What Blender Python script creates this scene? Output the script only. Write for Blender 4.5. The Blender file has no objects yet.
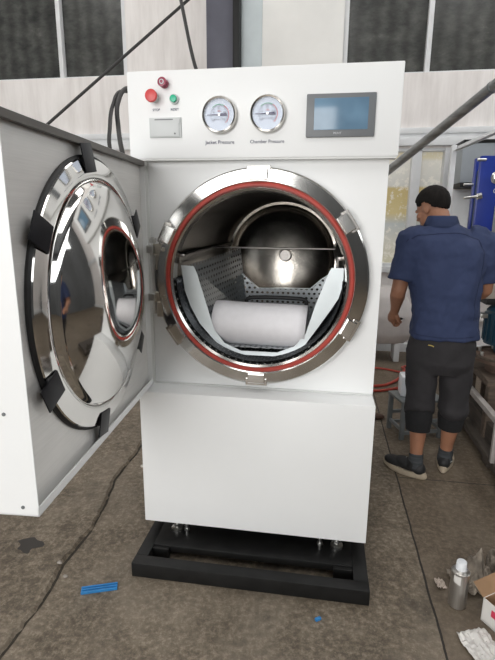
import bpy, bmesh, math, random
from mathutils import Vector, Matrix, noise
random.seed(7)
C = bpy.context.scene.collection
PI = math.pi
V = Vector

# ------------------------------------------------------------ materials
def new_mat(name):
    m = bpy.data.materials.new(name); m.use_nodes = True
    nt = m.node_tree
    return m, nt, nt.nodes['Principled BSDF']

def L(nt, a, b): nt.links.new(a, b)

def coords(nt, scale=(1, 1, 1), kind='Object'):
    t = nt.nodes.new('ShaderNodeTexCoord'); mp = nt.nodes.new('ShaderNodeMapping')
    mp.inputs['Scale'].default_value = scale
    L(nt, t.outputs[kind], mp.inputs['Vector'])
    return mp.outputs['Vector']

def noise_tex(nt, vec, scale, detail=4, rough=.55):
    n = nt.nodes.new('ShaderNodeTexNoise'); n.inputs['Scale'].default_value = scale
    n.inputs['Detail'].default_value = detail; n.inputs['Roughness'].default_value = rough
    L(nt, vec, n.inputs['Vector']); return n.outputs['Fac']

def ramp(nt, fac, stops):
    r = nt.nodes.new('ShaderNodeValToRGB'); e = r.color_ramp.elements
    while len(e) < len(stops): e.new(.5)
    for k, (p, c) in enumerate(stops):
        e[k].position = p; e[k].color = (*c, 1) if len(c) == 3 else c
    L(nt, fac, r.inputs['Fac']); return r.outputs['Color']

def mixc(nt, fac, a, b, mode='MIX'):
    m = nt.nodes.new('ShaderNodeMix'); m.data_type = 'RGBA'; m.blend_type = mode
    for s, v in ((0, fac), (6, a), (7, b)):
        if hasattr(v, 'is_linked') or isinstance(v, bpy.types.NodeSocket): L(nt, v, m.inputs[s])
        elif s == 0: m.inputs[0].default_value = v
        else: m.inputs[s].default_value = (*v, 1)
    return m.outputs[2]

def math_n(nt, op, a, b=None, c=None):
    m = nt.nodes.new('ShaderNodeMath'); m.operation = op
    for i, v in enumerate((a, b, c)):
        if v is None: continue
        if isinstance(v, bpy.types.NodeSocket): L(nt, v, m.inputs[i])
        else: m.inputs[i].default_value = v
    return m.outputs[0]

def bump(nt, b, fac, strength=.3, dist=.01):
    n = nt.nodes.new('ShaderNodeBump'); n.inputs['Strength'].default_value = strength
    n.inputs['Distance'].default_value = dist
    L(nt, fac, n.inputs['Height']); L(nt, n.outputs['Normal'], b.inputs['Normal'])

def simple(name, col, rough=.5, metal=0, var=.08, scale=12, bmp=0, bdist=.004, emit=None, spec=None, stretch=(1, 1, 1)):
    """a plain colour with a little procedural variation"""
    m, nt, b = new_mat(name)
    vec = coords(nt, stretch)
    f = noise_tex(nt, vec, scale)
    lo = tuple(max(0, c*(1-var)) for c in col); hi = tuple(min(1, c*(1+var)) for c in col)
    L(nt, ramp(nt, f, [(.3, lo), (.7, hi)]), b.inputs['Base Color'])
    b.inputs['Roughness'].default_value = rough; b.inputs['Metallic'].default_value = metal
    if spec is not None: b.inputs['Specular IOR Level'].default_value = spec
    if bmp: bump(nt, b, f, bmp, bdist)
    if emit:
        b.inputs['Emission Color'].default_value = (*emit[0], 1); b.inputs['Emission Strength'].default_value = emit[1]
    return m

M = {}
M['white'] = simple('white_powder_coat', (.86, .87, .87), .38, var=.012, scale=3)
M['lip'] = simple('white_painted_edge', (.74, .75, .74), .42, var=.02, scale=3)
M['mirror'] = simple('polished_stainless', (.72, .71, .69), .06, 1, .04, 5)
M['ringsteel'] = simple('satin_polished_stainless', (.70, .69, .67), .15, 1, .12, 9)
M['mirror2'] = simple('turned_stainless', (.62, .60, .57), .2, 1, .1, 9)
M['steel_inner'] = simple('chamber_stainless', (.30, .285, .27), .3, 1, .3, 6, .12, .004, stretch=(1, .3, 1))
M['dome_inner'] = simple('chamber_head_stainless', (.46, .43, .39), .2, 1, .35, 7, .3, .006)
M['brass_steel'] = simple('hinge_steel', (.55, .50, .43), .3, 1, .12, 20)
M['alu'] = simple('matt_aluminium', (.66, .71, .73), .38, .75, .05, 8)
M['gasket'] = simple('red_silicone', (.42, .045, .03), .5, 0, .12, 20)
M['black_rubber'] = simple('black_rubber', (.015, .015, .016), .55)
M['black_gloss'] = simple('black_plastic_film', (.006, .006, .009), .4, spec=.3)
M['black_steel'] = simple('black_painted_steel', (.008, .008, .008), .45, 0, .4, 14, .08, spec=.3)
M['dark'] = simple('dark_void', (.02, .02, .02), .8)
M['red_btn'] = simple('red_plastic', (.62, .05, .05), .35)
M['maroon'] = simple('maroon_plastic', (.28, .02, .06), .3)
M['green_btn'] = simple('green_plastic', (.0, .42, .24), .3)
M['grey_plastic'] = simple('grey_plastic', (.16, .17, .18), .45, 0, .03)
M['ltgrey'] = simple('light_grey_plastic', (.58, .60, .60), .4, 0, .03)
M['dial'] = simple('gauge_dial', (.60, .67, .80), .5, 0, .02)
M['ink'] = simple('dark_ink', (.05, .05, .12), .6)
M['ink_red'] = simple('red_ink', (.5, .05, .08), .6)
M['ink_green'] = simple('green_ink', (.05, .35, .2), .6)
M['ink_light'] = simple('pale_ink', (.55, .57, .6), .6)
M['foam'] = simple('white_foam_sheet', (.84, .83, .86), .7, 0, .03, 30, .08)
M['skin'] = simple('tanned_skin', (.36, .17, .10), .5, 0, .12, 9, .05)
M['hair'] = simple('black_hair', (.012, .010, .009), .75, 0, .4, 60, .8, .004, spec=.15, stretch=(1, 1, .3))
M['pants'] = simple('dark_trouser_cloth', (.024, .022, .024), .85, 0, .25, 8, .3, .01)
M['cuff'] = simple('black_knit', (.010, .010, .011), .9, 0, .2, 60, .3, .003)
M['sock'] = simple('grey_ribbed_knit', (.05, .055, .06), .9, 0, .4, 90, .4, .003, stretch=(.1, .1, 1))
M['shoe'] = simple('black_shoe_mesh', (.015, .015, .016), .6, 0, .3, 60, .3, .002)
M['sole'] = simple('dusty_beige_sole', (.42, .35, .26), .7, 0, .15, 20)
M['pinkcol'] = simple('plastered_pier', (.80, .77, .75), .8, 0, .05, 3, .1)
M['bluegrey'] = simple('blue_grey_paint', (.60, .66, .68), .6, 0, .05, 4)
M['beige'] = simple('beige_paint', (.86, .85, .82), .6, 0, .05, 2)
M['darkcol'] = simple('dark_blue_grey_paint', (.09, .09, .12), .5, 0, .1, 5)
M['frame_white'] = simple('white_window_frame', (.74, .75, .76), .45, 0, .06, 6)
M['conduit'] = simple('galvanised_pipe', (.34, .35, .35), .3, .75, .3, 10, .1, stretch=(1, 1, 3))
M['rust'] = simple('rusty_steel', (.15, .10, .075), .7, .2, .4, 12, .3)
M['woodold'] = simple('old_timber', (.055, .044, .035), .8, 0, .4, 6, .3, stretch=(8, 1, 8))
M['timber2'] = simple('brown_timber', (.095, .07, .052), .8, 0, .35, 6, .3, stretch=(1, 8, 8))
M['bluepaint'] = simple('deep_blue_gloss_paint', (.009, .032, .27), .3, 0, .06, 5)
M['darkblue'] = simple('dark_teal_paint', (.012, .045, .075), .35, 0, .2, 8)
M['silver'] = simple('zinc_plated_steel', (.7, .7, .68), .28, 1, .1, 20)
M['greysheet'] = simple('grey_sheet_metal', (.33, .36, .39), .4, .2, .08, 3)
M['greyframe'] = simple('grey_painted_steel', (.19, .205, .21), .4, .3, .12, 15)
M['rail'] = simple('pale_steel_rail', (.42, .39, .37), .5, .2, .15, 15)
M['beigeblock'] = simple('beige_insulation', (.42, .37, .32), .8, 0, .08, 20, .1)
M['hose'] = simple('red_rubber_hose', (.42, .06, .04), .4)
M['can'] = simple('brushed_tin', (.52, .50, .47), .32, .9, .08, 20, stretch=(10, 10, .5))
M['cap'] = simple('white_translucent_plastic', (.78, .80, .83), .35)
M['card'] = simple('brown_cardboard', (.33, .20, .11), .85, 0, .15, 12)
M['cardwhite'] = simple('white_printed_card', (.72, .70, .67), .6, 0, .04, 6)
M['cardred'] = simple('red_print', (.62, .05, .10), .5)
M['paper'] = simple('white_packing_paper', (.72, .70, .67), .8, 0, .05, 10, .3, .01)
M['crumple'] = simple('grey_brown_crumpled_paper', (.27, .23, .185), .75, 0, .45, 14, .5, .01)
M['bluestrip'] = simple('blue_plastic', (.03, .22, .52), .35, 0, .15, 20)
M['leaf'] = simple('chalk_fragment', (.55, .52, .47), .8, 0, .2, 40)
M['pebble'] = simple('grey_rubble', (.30, .27, .24), .85, 0, .3, 30, .3)
M['brownlump'] = simple('dark_brown_leather', (.08, .04, .025), .6, 0, .3, 20, .3)
M['cable'] = simple('black_cable', (.03, .028, .028), .5)
M['sack'] = simple('pale_plastic_sheet', (.62, .58, .56), .5, 0, .1, 4, .3, .02)
M['bright_ceiling'] = simple('skylight_and_fill_panel', (.9, .9, .9), .5, emit=((1.0, .985, .96), 3.1))

def perforated(name, base, rough, metal, pitch, hole):
    """sheet with real see-through round holes laid out by UV"""
    m, nt, b = new_mat(name)
    b.inputs['Base Color'].default_value = (*base, 1)
    b.inputs['Roughness'].default_value = rough; b.inputs['Metallic'].default_value = metal
    uv = nt.nodes.new('ShaderNodeTexCoord').outputs['UV']
    s = nt.nodes.new('ShaderNodeSeparateXYZ'); L(nt, uv, s.inputs[0])
    u = math_n(nt, 'DIVIDE', s.outputs[0], pitch); v = math_n(nt, 'DIVIDE', s.outputs[1], pitch*.87)
    row = math_n(nt, 'FLOOR', v)
    off = math_n(nt, 'MULTIPLY', math_n(nt, 'MODULO', row, 2), .5)
    fu = math_n(nt, 'SUBTRACT', math_n(nt, 'FRACT', math_n(nt, 'ADD', u, off)), .5)
    fv = math_n(nt, 'SUBTRACT', math_n(nt, 'FRACT', v), .5)
    d = math_n(nt, 'SQRT', math_n(nt, 'ADD', math_n(nt, 'MULTIPLY', fu, fu), math_n(nt, 'MULTIPLY', fv, fv)))
    h = math_n(nt, 'LESS_THAN', d, hole)
    L(nt, ramp(nt, noise_tex(nt, coords(nt), 6), [(.3, tuple(c*.85 for c in base)), (.7, base)]), b.inputs['Base Color'])
    tr = nt.nodes.new('ShaderNodeBsdfTransparent'); mx = nt.nodes.new('ShaderNodeMixShader')
    L(nt, h, mx.inputs[0]); L(nt, b.outputs[0], mx.inputs[1]); L(nt, tr.outputs[0], mx.inputs[2])
    L(nt, mx.outputs[0], nt.nodes['Material Output'].inputs['Surface'])
    return m
M['perf'] = perforated('perforated_aluminium', (.50, .53, .55), .4, .6, .028, .26)
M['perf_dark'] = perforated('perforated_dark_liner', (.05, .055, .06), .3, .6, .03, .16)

# brushed stainless of the door's inside
m, nt, b = new_mat('brushed_stainless')
vec = coords(nt, (1.2, 1, 60)); f1 = noise_tex(nt, vec, 6, 5)
f2 = noise_tex(nt, coords(nt, (1, 1, 2.2)), 2.2, 3)
c1 = ramp(nt, f2, [(.3, (.62, .61, .59)), (.7, (.86, .85, .83))])
L(nt, mixc(nt, .25, c1, ramp(nt, f1, [(.3, (.60, .59, .57)), (.7, (.86, .85, .83))])), b.inputs['Base Color'])
b.inputs['Metallic'].default_value = .5
L(nt, ramp(nt, f2, [(.25, (.34,)*3), (.75, (.52,)*3)]), b.inputs['Roughness'])
M['brushed'] = m

# shirt: navy work cloth with seam and soft creases
m, nt, b = new_mat('navy_work_shirt_cloth')
f = noise_tex(nt, coords(nt, (1, 1, .6)), 7, 3)
g = noise_tex(nt, coords(nt), 500, 1)
L(nt, ramp(nt, f, [(.3, (.021, .034, .088)), (.7, (.031, .046, .112))]), b.inputs['Base Color'])
b.inputs['Roughness'].default_value = .85
bump(nt, b, f, .6, .03)
M['shirt'] = m
M['seam'] = simple('navy_seam_thread', (.012, .02, .06), .9)

# concrete floor
m, nt, b = new_mat('worn_workshop_concrete')
vec = coords(nt)
big = noise_tex(nt, vec, .9, 5, .6); mid = noise_tex(nt, vec, 4.5, 8, .68); fine = noise_tex(nt, vec, 38, 8, .8)
c = ramp(nt, big, [(.3, (.110, .088, .062)), (.5, (.175, .148, .115)), (.7, (.245, .218, .182))])
c = mixc(nt, .68, c, ramp(nt, mid, [(.40, (.060, .046, .030)), (.5, (.155, .128, .098)), (.60, (.31, .28, .24))]))
c = mixc(nt, .55, c, ramp(nt, fine, [(.40, (.065, .055, .042)), (.5, (.17, .15, .122)), (.61, (.42, .385, .335))]))
patch = noise_tex(nt, coords(nt, (1.3, .8, 1)), 1.7, 7, .62)
c = mixc(nt, ramp(nt, patch, [(.50, (0, 0, 0)), (.60, (.6, .6, .6))]), c, mixc(nt, .5, c, (.34, .31, .27)))
stain = noise_tex(nt, vec, 2.3, 6, .7)
c = mixc(nt, ramp(nt, stain, [(.56, (0, 0, 0)), (.68, (.75, .75, .75))]), c, (.06, .052, .042))
spk = nt.nodes.new('ShaderNodeTexVoronoi'); spk.inputs['Scale'].default_value = 46; L(nt, vec, spk.inputs['Vector'])
c = mixc(nt, ramp(nt, spk.outputs['Distance'], [(.05, (.5, .5, .5)), (.13, (0, 0, 0))]), c, (.45, .42, .37))
sx = nt.nodes.new('ShaderNodeSeparateXYZ'); L(nt, vec, sx.inputs[0])
wob = math_n(nt, 'MULTIPLY', math_n(nt, 'SUBTRACT', noise_tex(nt, vec, 7, 3), .5), .012)
X = math_n(nt, 'ADD', sx.outputs[0], wob); Y = math_n(nt, 'ADD', sx.outputs[1], wob)
right = math_n(nt, 'GREATER_THAN', X, 1.25)
c = mixc(nt, math_n(nt, 'MULTIPLY', right, .45), c, (.125, .098, .072))
j = math_n(nt, 'LESS_THAN', math_n(nt, 'ABSOLUTE', math_n(nt, 'SUBTRACT', X, 1.25)), .0045)
for yy in (.745, 1.62, -1.6):
    k = math_n(nt, 'LESS_THAN', math_n(nt, 'ABSOLUTE', math_n(nt, 'SUBTRACT', Y, yy)), .004)
    j = math_n(nt, 'MAXIMUM', j, math_n(nt, 'MULTIPLY', math_n(nt, 'MULTIPLY', k, right), .8))
c = mixc(nt, j, c, (.02, .017, .014))
c = mixc(nt, 1.0, c, (.86, .79, .70), 'MULTIPLY')
L(nt, c, b.inputs['Base Color'])
L(nt, ramp(nt, mid, [(.3, (.5,)*3), (.7, (.75,)*3)]), b.inputs['Roughness'])
bump(nt, b, math_n(nt, 'SUBTRACT', math_n(nt, 'ADD', mid, math_n(nt, 'MULTIPLY', fine, .4)), j), .45, .006)
M['floor'] = m

# plaster wall with streaks
m, nt, b = new_mat('streaked_plaster')
vec = coords(nt); s1 = noise_tex(nt, coords(nt, (3, 3, .35)), 3, 6, .65); s2 = noise_tex(nt, vec, 1.6, 5)
c = ramp(nt, s2, [(.3, (.70, .66, .635)), (.7, (.86, .82, .80))])
c = mixc(nt, .5, c, ramp(nt, s1, [(.3, (.64, .60, .58)), (.6, (.90, .87, .85))]))
L(nt, c, b.inputs['Base Color']); b.inputs['Roughness'].default_value = .85; bump(nt, b, s1, .1, .01)
M['plaster'] = m

# dusty dark glass of the upper windows
m, nt, b = new_mat('dusty_dark_glass')
vec = coords(nt); w = nt.nodes.new('ShaderNodeTexWave'); w.inputs['Scale'].default_value = 3.2
w.inputs['Distortion'].default_value = 3; w.inputs['Detail'].default_value = 3; w.inputs['Detail Scale'].default_value = 2.5
L(nt, coords(nt, (.6, 1, 1.1)), w.inputs['Vector'])
f = noise_tex(nt, coords(nt, (1.3, 1, 2.6)), 2.6, 7, .72)
c = ramp(nt, f, [(.35, (.040, .042, .040)), (.62, (.085, .086, .080)), (.74, (.15, .15, .135))])
c = mixc(nt, .2, c, w.outputs['Color'], 'OVERLAY')
L(nt, c, b.inputs['Base Color']); b.inputs['Roughness'].default_value = .22
b.inputs['Specular IOR Level'].default_value = .5
M['darkglass'] = m

# panes backed with yellow insulation board and wrinkled film
m, nt, b = new_mat('frosted_pane_over_yellow_board')
vec = coords(nt); sx = nt.nodes.new('ShaderNodeSeparateXYZ'); L(nt, vec, sx.inputs[0])
n1 = noise_tex(nt, vec, 5, 5, .6); n2 = noise_tex(nt, vec, 16, 4, .7)
zz = math_n(nt, 'ADD', sx.outputs[2], math_n(nt, 'MULTIPLY', math_n(nt, 'SUBTRACT', n1, .5), .03))
c = ramp(nt, math_n(nt, 'DIVIDE', math_n(nt, 'SUBTRACT', zz, .95), 1.3),
         [(0, (.52, .48, .34)), (.22, (.60, .58, .50)), (.38, (.45, .47, .46)), (.47, (.55, .46, .24)), (.68, (.50, .40, .19)), (.70, (.55, .54, .50)), (.90, (.66, .64, .58)), (.93, (.66, .60, .44))])
c = mixc(nt, ramp(nt, n2, [(.52, (0, 0, 0)), (.60, (.75, .75, .75))]), c, (.72, .69, .62))
L(nt, c, b.inputs['Base Color']); b.inputs['Roughness'].default_value = .25; bump(nt, b, n2, .25, .01)
L(nt, c, b.inputs['Emission Color']); b.inputs['Emission Strength'].default_value = .3  # glow put into the pane colour to imitate daylight behind it
M['foampane'] = m

# ceiling: corrugated sheet
m, nt, b = new_mat('corrugated_roof_sheet')
w = nt.nodes.new('ShaderNodeTexWave'); w.inputs['Scale'].default_value = 2.2; L(nt, coords(nt), w.inputs['Vector'])
L(nt, ramp(nt, w.outputs['Fac'], [(.2, (.10, .105, .11)), (.8, (.22, .225, .23))]), b.inputs['Base Color'])
b.inputs['Roughness'].default_value = .6; bump(nt, b, w.outputs['Fac'], .6, .05)
M['roof'] = m
M['sidewall'] = simple('dim_painted_wall', (.10, .105, .11), .8, 0, .25, 1.2, stretch=(1, 1, .4))

# touch screen
m, nt, b = new_mat('touch_screen')
f = noise_tex(nt, coords(nt), 9, 2)
L(nt, ramp(nt, f, [(.3, (.09, .14, .19)), (.7, (.13, .20, .27))]), b.inputs['Base Color'])
L(nt, ramp(nt, f, [(.3, (.08, .17, .27)), (.7, (.13, .26, .38))]), b.inputs['Emission Color'])
b.inputs['Emission Strength'].default_value = .38; b.inputs['Roughness'].default_value = .15
M['screen'] = m

# ------------------------------------------------------------ mesh helpers
class MB:
    def __init__(s): s.bm = bmesh.new(); s.uv = None
    def box(s, lo, hi, bev=0, mat=None):
        lo, hi = V(lo), V(hi); t = bmesh.new()
        bmesh.ops.create_cube(t, size=1)
        for v in t.verts: v.co = V(((lo[i]+hi[i])/2 + v.co[i]*(hi[i]-lo[i]) for i in range(3)))
        if bev: bmesh.ops.bevel(t, geom=t.edges[:], offset=bev, segments=2, affect='EDGES', profile=.6)
        if mat: bmesh.ops.transform(t, matrix=mat, verts=t.verts)
        return s.merge(t)
    def merge(s, t):
        me = bpy.data.meshes.new('t'); t.to_mesh(me); t.free(); s.bm.from_mesh(me); bpy.data.meshes.remove(me); return s
    def lathe(s, prof, o=(0, 0, 0), axis=(0, 0, 1), seg=64, close=False):
        """prof: (radius, height along axis)"""
        o = V(o); a = V(axis).normalized(); x = a.orthogonal().normalized(); y = a.cross(x)
        rings = []
        for r, h in prof:
            if r < 1e-6: rings.append([s.bm.verts.new(o+a*h)])
            else: rings.append([s.bm.verts.new(o+a*h+(x*math.cos(2*PI*k/seg)+y*math.sin(2*PI*k/seg))*r) for k in range(seg)])
        pairs = list(zip(rings, rings[1:])) + ([(rings[-1], rings[0])] if close else [])
        for A, B in pairs:
            for k in range(seg):
                k2 = (k+1) % seg
                if len(A) == 1 and len(B) == 1: continue
                if len(A) == 1: s.bm.faces.new((A[0], B[k2], B[k]))
                elif len(B) == 1: s.bm.faces.new((A[k], A[k2], B[0]))
                else: s.bm.faces.new((A[k], A[k2], B[k2], B[k]))
        return s
    def cyl(s, a, b, r, r2=None, seg=20):
        a, b = V(a), V(b); h = (b-a).length; r2 = r if r2 is None else r2
        return s.lathe([(0, 0), (r, 0), (r2, h), (0, h)], a, b-a, seg)
    def loft(s, rings, cap=True):
        R = [[s.bm.verts.new(p) for p in ring] for ring in rings]
        n = len(R[0])
        for A, B in zip(R, R[1:]):
            for k in range(n): s.bm.faces.new((A[k], A[(k+1) % n], B[(k+1) % n], B[k]))
        if cap: s.bm.faces.new(R[0][::-1]); s.bm.faces.new(R[-1])
        return s
    def tube(s, pts, r, seg=10, smooth=3):
        pts = [V(p) for p in pts]
        rr = list(r) if hasattr(r, '__len__') else [r]*len(pts)
        if smooth and len(pts) > 2:
            P, Q = [], []
            for i in range(len(pts)-1):
                p0 = pts[max(i-1, 0)]; p1 = pts[i]; p2 = pts[i+1]; p3 = pts[min(i+2, len(pts)-1)]
                for k in range(smooth):
                    t = k/smooth
                    P.append(.5*((2*p1)+(p2-p0)*t+(2*p0-5*p1+4*p2-p3)*t*t+(3*p1-p0-3*p2+p3)*t**3))
                    Q.append(rr[i]*(1-t)+rr[i+1]*t)
            P.append(pts[-1]); Q.append(rr[-1]); pts, rr = P, Q
        rings = []; ref = None
        for i, p in enumerate(pts):
            t = (pts[min(i+1, len(pts)-1)]-pts[max(i-1, 0)]).normalized()
            if ref is None: ref = t.orthogonal().normalized()
            ref = (ref - t*ref.dot(t)).normalized(); y = t.cross(ref)
            rings.append([p+(ref*math.cos(2*PI*k/seg)+y*math.sin(2*PI*k/seg))*rr[i] for k in range(seg)])
        return s.loft(rings)
    def ell(s, c, r, rot=None, seg=20, ringn=12):
        t = bmesh.new(); bmesh.ops.create_uvsphere(t, u_segments=seg, v_segments=ringn, radius=1)
        mt = Matrix.Translation(V(c)) @ (rot.to_4x4() if rot else Matrix()) @ Matrix.Diagonal((*r, 1))
        bmesh.ops.transform(t, matrix=mt, verts=t.verts); return s.merge(t)
    def prism(s, poly, d, mat=None):
        """poly: list of 3D points, extruded along vector d"""
        t = bmesh.new(); d = V(d)
        A = [t.verts.new(V(p)) for p in poly]; B = [t.verts.new(V(p)+d) for p in poly]; n = len(A)
        t.faces.new(A[::-1]); t.faces.new(B)
        for k in range(n): t.faces.new((A[k], A[(k+1) % n], B[(k+1) % n], B[k]))
        bmesh.ops.recalc_face_normals(t, faces=t.faces)
        if mat: bmesh.ops.transform(t, matrix=mat, verts=t.verts)
        return s.merge(t)
    def build(s, name, mat, parent=None, smooth=True, angle=35, recalc=True):
        if recalc: bmesh.ops.recalc_face_normals(s.bm, faces=s.bm.faces)
        me = bpy.data.meshes.new(name); s.bm.to_mesh(me); s.bm.free()
        if smooth:
            me.polygons.foreach_set('use_smooth', [True]*len(me.polygons))
            me.set_sharp_from_angle(angle=math.radians(angle))
        me.materials.append(mat)
        o = bpy.data.objects.new(name, me); C.objects.link(o)
        if parent: o.parent = parent
        return o

def thing(name, label, cat, loc=(0, 0, 0), rz=0, group=None):
    o = bpy.data.objects.new(name, None); C.objects.link(o); o.location = loc; o.rotation_euler = (0, 0, rz)
    o.empty_display_size = .1
    o['label'] = label; o['category'] = cat
    if group: o['group'] = group
    return o
def tag(o, label, cat, group=None, kind=None):
    o['label'] = label; o['category'] = cat
    if group: o['group'] = group
    if kind: o['kind'] = kind
    return o
def struct(o): o['kind'] = 'structure'; return o
def text(s, size, mat, parent, mt, name='lettering', ext=.0006):
    cu = bpy.data.curves.new(name, 'FONT'); cu.body = s; cu.size = size; cu.extrude = ext; cu.align_x = 'CENTER'; cu.align_y = 'CENTER'
    to = bpy.data.objects.new(name, cu); C.objects.link(to); bpy.context.view_layer.update()
    me = bpy.data.meshes.new_from_object(to.evaluated_get(bpy.context.evaluated_depsgraph_get()))
    bpy.data.objects.remove(to); me.transform(mt); me.materials.clear(); me.materials.append(mat)
    o = bpy.data.objects.new(name, me); C.objects.link(o); o.parent = parent; return o
FRONT = Matrix.Rotation(PI/2, 4, 'X')     # text lying in XY -> facing -Y

# ------------------------------------------------------------ the hall
YW = 3.7
HX0, HX1, HY0, HZ = -6.0, 6.5, -8.0, 6.2
struct(MB().box((HX0, HY0-3, -.2), (HX1, YW+.2, 0)).build('floor', M['floor'], smooth=False))
struct(MB().box((HX0, HY0, HZ), (HX1, YW+.2, HZ+.1)).build('ceiling', M['roof'], smooth=False))
def wall_with_holes(name, x0, x1, z0, z1, holes, mat):
    xs = sorted({x0, x1, *[h[0] for h in holes], *[h[1] for h in holes]})
    zs = sorted({z0, z1, *[h[2] for h in holes], *[h[3] for h in holes]})
    mb = MB()
    for xa, xb in zip(xs, xs[1:]):
        for za, zb in zip(zs, zs[1:]):
            cx, cz = (xa+xb)/2, (za+zb)/2
            if any(h[0] < cx < h[1] and h[2] < cz < h[3] for h in holes): continue
            mb.box((xa, YW, za), (xb, YW+.2, zb))
    bmesh.ops.remove_doubles(mb.bm, verts=mb.bm.verts, dist=1e-5)
    return struct(mb.build(name, mat, smooth=False))
HL = (-4.6, -1.52, 3.06, 4.7); HR = (.87, 4.0, 2.98, 4.7); HM = (1.02, 2.05, .98, 2.24)
wall_with_holes('wall_back', HX0, HX1, 0, HZ, [HL, HR, HM], M['plaster'])
struct(MB().box((HX0-.15, HY0, 0), (HX0, YW, HZ)).build('wall_left', M['sidewall'], smooth=False))
struct(MB().box((HX1, HY0, 0), (HX1+.15, YW, HZ)).build('wall_right', M['sidewall'], smooth=False))
t = MB(); GX0, GX1, GZ = -4.2, .6, 4.6
t.box((HX0, HY0-.2, 0), (GX0, HY0, HZ)).box((GX1, HY0-.2, 0), (HX1, HY0, HZ)).box((GX0, HY0-.2, GZ), (GX1, HY0, HZ))
bmesh.ops.remove_doubles(t.bm, verts=t.bm.verts, dist=1e-5)
struct(t.build('wall_front', M['sidewall'], smooth=False))
# skylight strips in the roof; the last is added to brighten the back wall
for i, (xa, xb, ya, yb) in enumerate([(-4.2, -2.4, -5.5, 3.3), (-.6, 1.2, -5.8, -2.2), (2.6, 4.2, -3.0, 3.3), (-1.9, 2.1, 2.3, 3.4)]):
    struct(MB().box((xa, ya, HZ-.03), (xb, yb, HZ-.005)).build('window_%d' % (i+4), M['bright_ceiling'], smooth=False))
struct(MB().box((HX1-.02, -6.0, 3.3), (HX1-.003, 2.6, 5.4)).build('window_8', simple('added_fill_glow', (.9, .9, .9), .5, emit=((.96, .985, 1.0), 2.4)), smooth=False))  # unseen glowing strip, added to brighten the door's inner plate
def window(n, x0, x1, z0, z1, mull, pane, fw=.055):
    w = struct(thing('window_%d' % n, '', '', (x0, YW, z0)));
    del w['label'], w['category']
    p = MB().box((0, .10, 0), (x1-x0, .115, z1-z0)).build('pane', pane, w, smooth=False)
    # panes keep world-like coordinates in their object space through the mesh
    f = MB()
    W, H = x1-x0, z1-z0
    f.box((0, .06, 0), (W, .1, .025), .004).box((0, .02, H-fw), (W, .1, H), .004)
    f.box((0, .022, 0), (fw, .098, H), .004).box((W-fw, .022, 0), (W, .098, H), .004)
    for mx in mull: f.box((mx-x0-fw/2, .024, 0), (mx-x0+fw/2, .096, H), .004)
    f.build('window_frame', M['frame_white'], w)
    return w
window(1, *HL, [-2.33], M['darkglass'], .05)
window(2, *HR, [1.74, 2.75], M['darkglass'], .05)
w3 = struct(thing('window_3', '', '')); del w3['label'], w3['category']
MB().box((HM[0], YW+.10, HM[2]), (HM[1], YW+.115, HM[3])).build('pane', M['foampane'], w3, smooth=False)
f = MB()
f.box((HM[0], YW+.0, HM[2]), (HM[1], YW+.1, HM[2]+.03), .004).box((HM[0], YW+.0, HM[3]-.03), (HM[1], YW+.1, HM[3]), .004)
f.box((HM[0], YW+.01, HM[2]), (HM[0]+.04, YW+.1, HM[3]), .004).box((HM[1]-.06, YW-.02, HM[2]), (HM[1], YW+.1, HM[3]), .004)
f.box((1.66, YW+.0, HM[2]), (1.76, YW+.1, HM[3]), .004)
f.build('window_frame', M['frame_white'], w3)
MB().box((HM[0]-.05, YW-.06, HM[2]-.07), (HM[1]+.05, YW+.1, HM[2]), .006).build('window_sill', M['frame_white'], w3)
# ledges, pier and painted bay of the wall
t = MB(); t.box((HX0, YW-.05, 2.38), (HX1, YW, 2.44), .005).box((HX0, YW-.03, 2.34), (HX1, YW, 2.38)).box((HX0, YW-.06, 2.26), (HX1, YW, 2.34), .006)
struct(t.build('trim_1', M['frame_white']))
t = MB(); t.box((-.56, YW-.16, 2.45), (-.27, YW, HZ), .004); struct(t.build('trim_2', M['darkcol']))
t = MB(); t.box((-.27, YW-.20, 2.45), (-.20, YW, HZ), .004); struct(t.build('trim_3', M['black_steel']))
t = MB(); t.box((-.20, YW-.08, 2.45), (.02, YW, HZ), .004); struct(t.build('trim_4', M['bluegrey']))
t = MB(); t.box((.02, YW-.06, 2.45), (.87, YW, HZ), .004); struct(t.build('trim_5', M['beige']))
t = MB(); t.box((HX0, YW-.10, 0), (HX1, YW, .10), .01); struct(t.build('baseboard_back', M['frame_white']))
t = MB(); t.box((HX0, YW-.06, .38), (HX1, YW, .41), .01); struct(t.build('trim_6', M['plaster']))

# left slab, a little higher, with a broken edge
edge = [(-.22, -1.9), (-.27, -1.2), (-.30, -.72), (-.285, -.5), (-.325, -.25), (-.31, -.02), (-.335, .2), (-.40, .45), (-.385, .74), (-.43, 1.1), (-.40, 1.8), (-.5, 2.6), (-.48, YW)]
pts = []
for (xa, ya), (xb, yb) in zip(edge, edge[1:]):
    n = max(2, int((yb-ya)/.025))
    for k in range(n):
        t_ = k/n; pts.append((xa+(xb-xa)*t_+random.uniform(-.007, .007), ya+(yb-ya)*t_))
pts.append(edge[-1])
t = MB()
top = [t.bm.verts.new((x-.012, y, .012)) for x, y in pts]; bot = [t.bm.verts.new((x, y, .0005)) for x, y in pts]
far = [t.bm.verts.new((HX0, y, .012)) for x, y in pts]
for k in range(len(pts)-1):
    t.bm.faces.new((bot[k], bot[k+1], top[k+1], top[k])); t.bm.faces.new((top[k], top[k+1], far[k+1], far[k]))
t.bm.faces.new([t.bm.verts.new((HX0, -1.9, .0005)), bot[0], top[0], far[0]])
struct(t.build('floor_slab', M['floor'], smooth=False))

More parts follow.
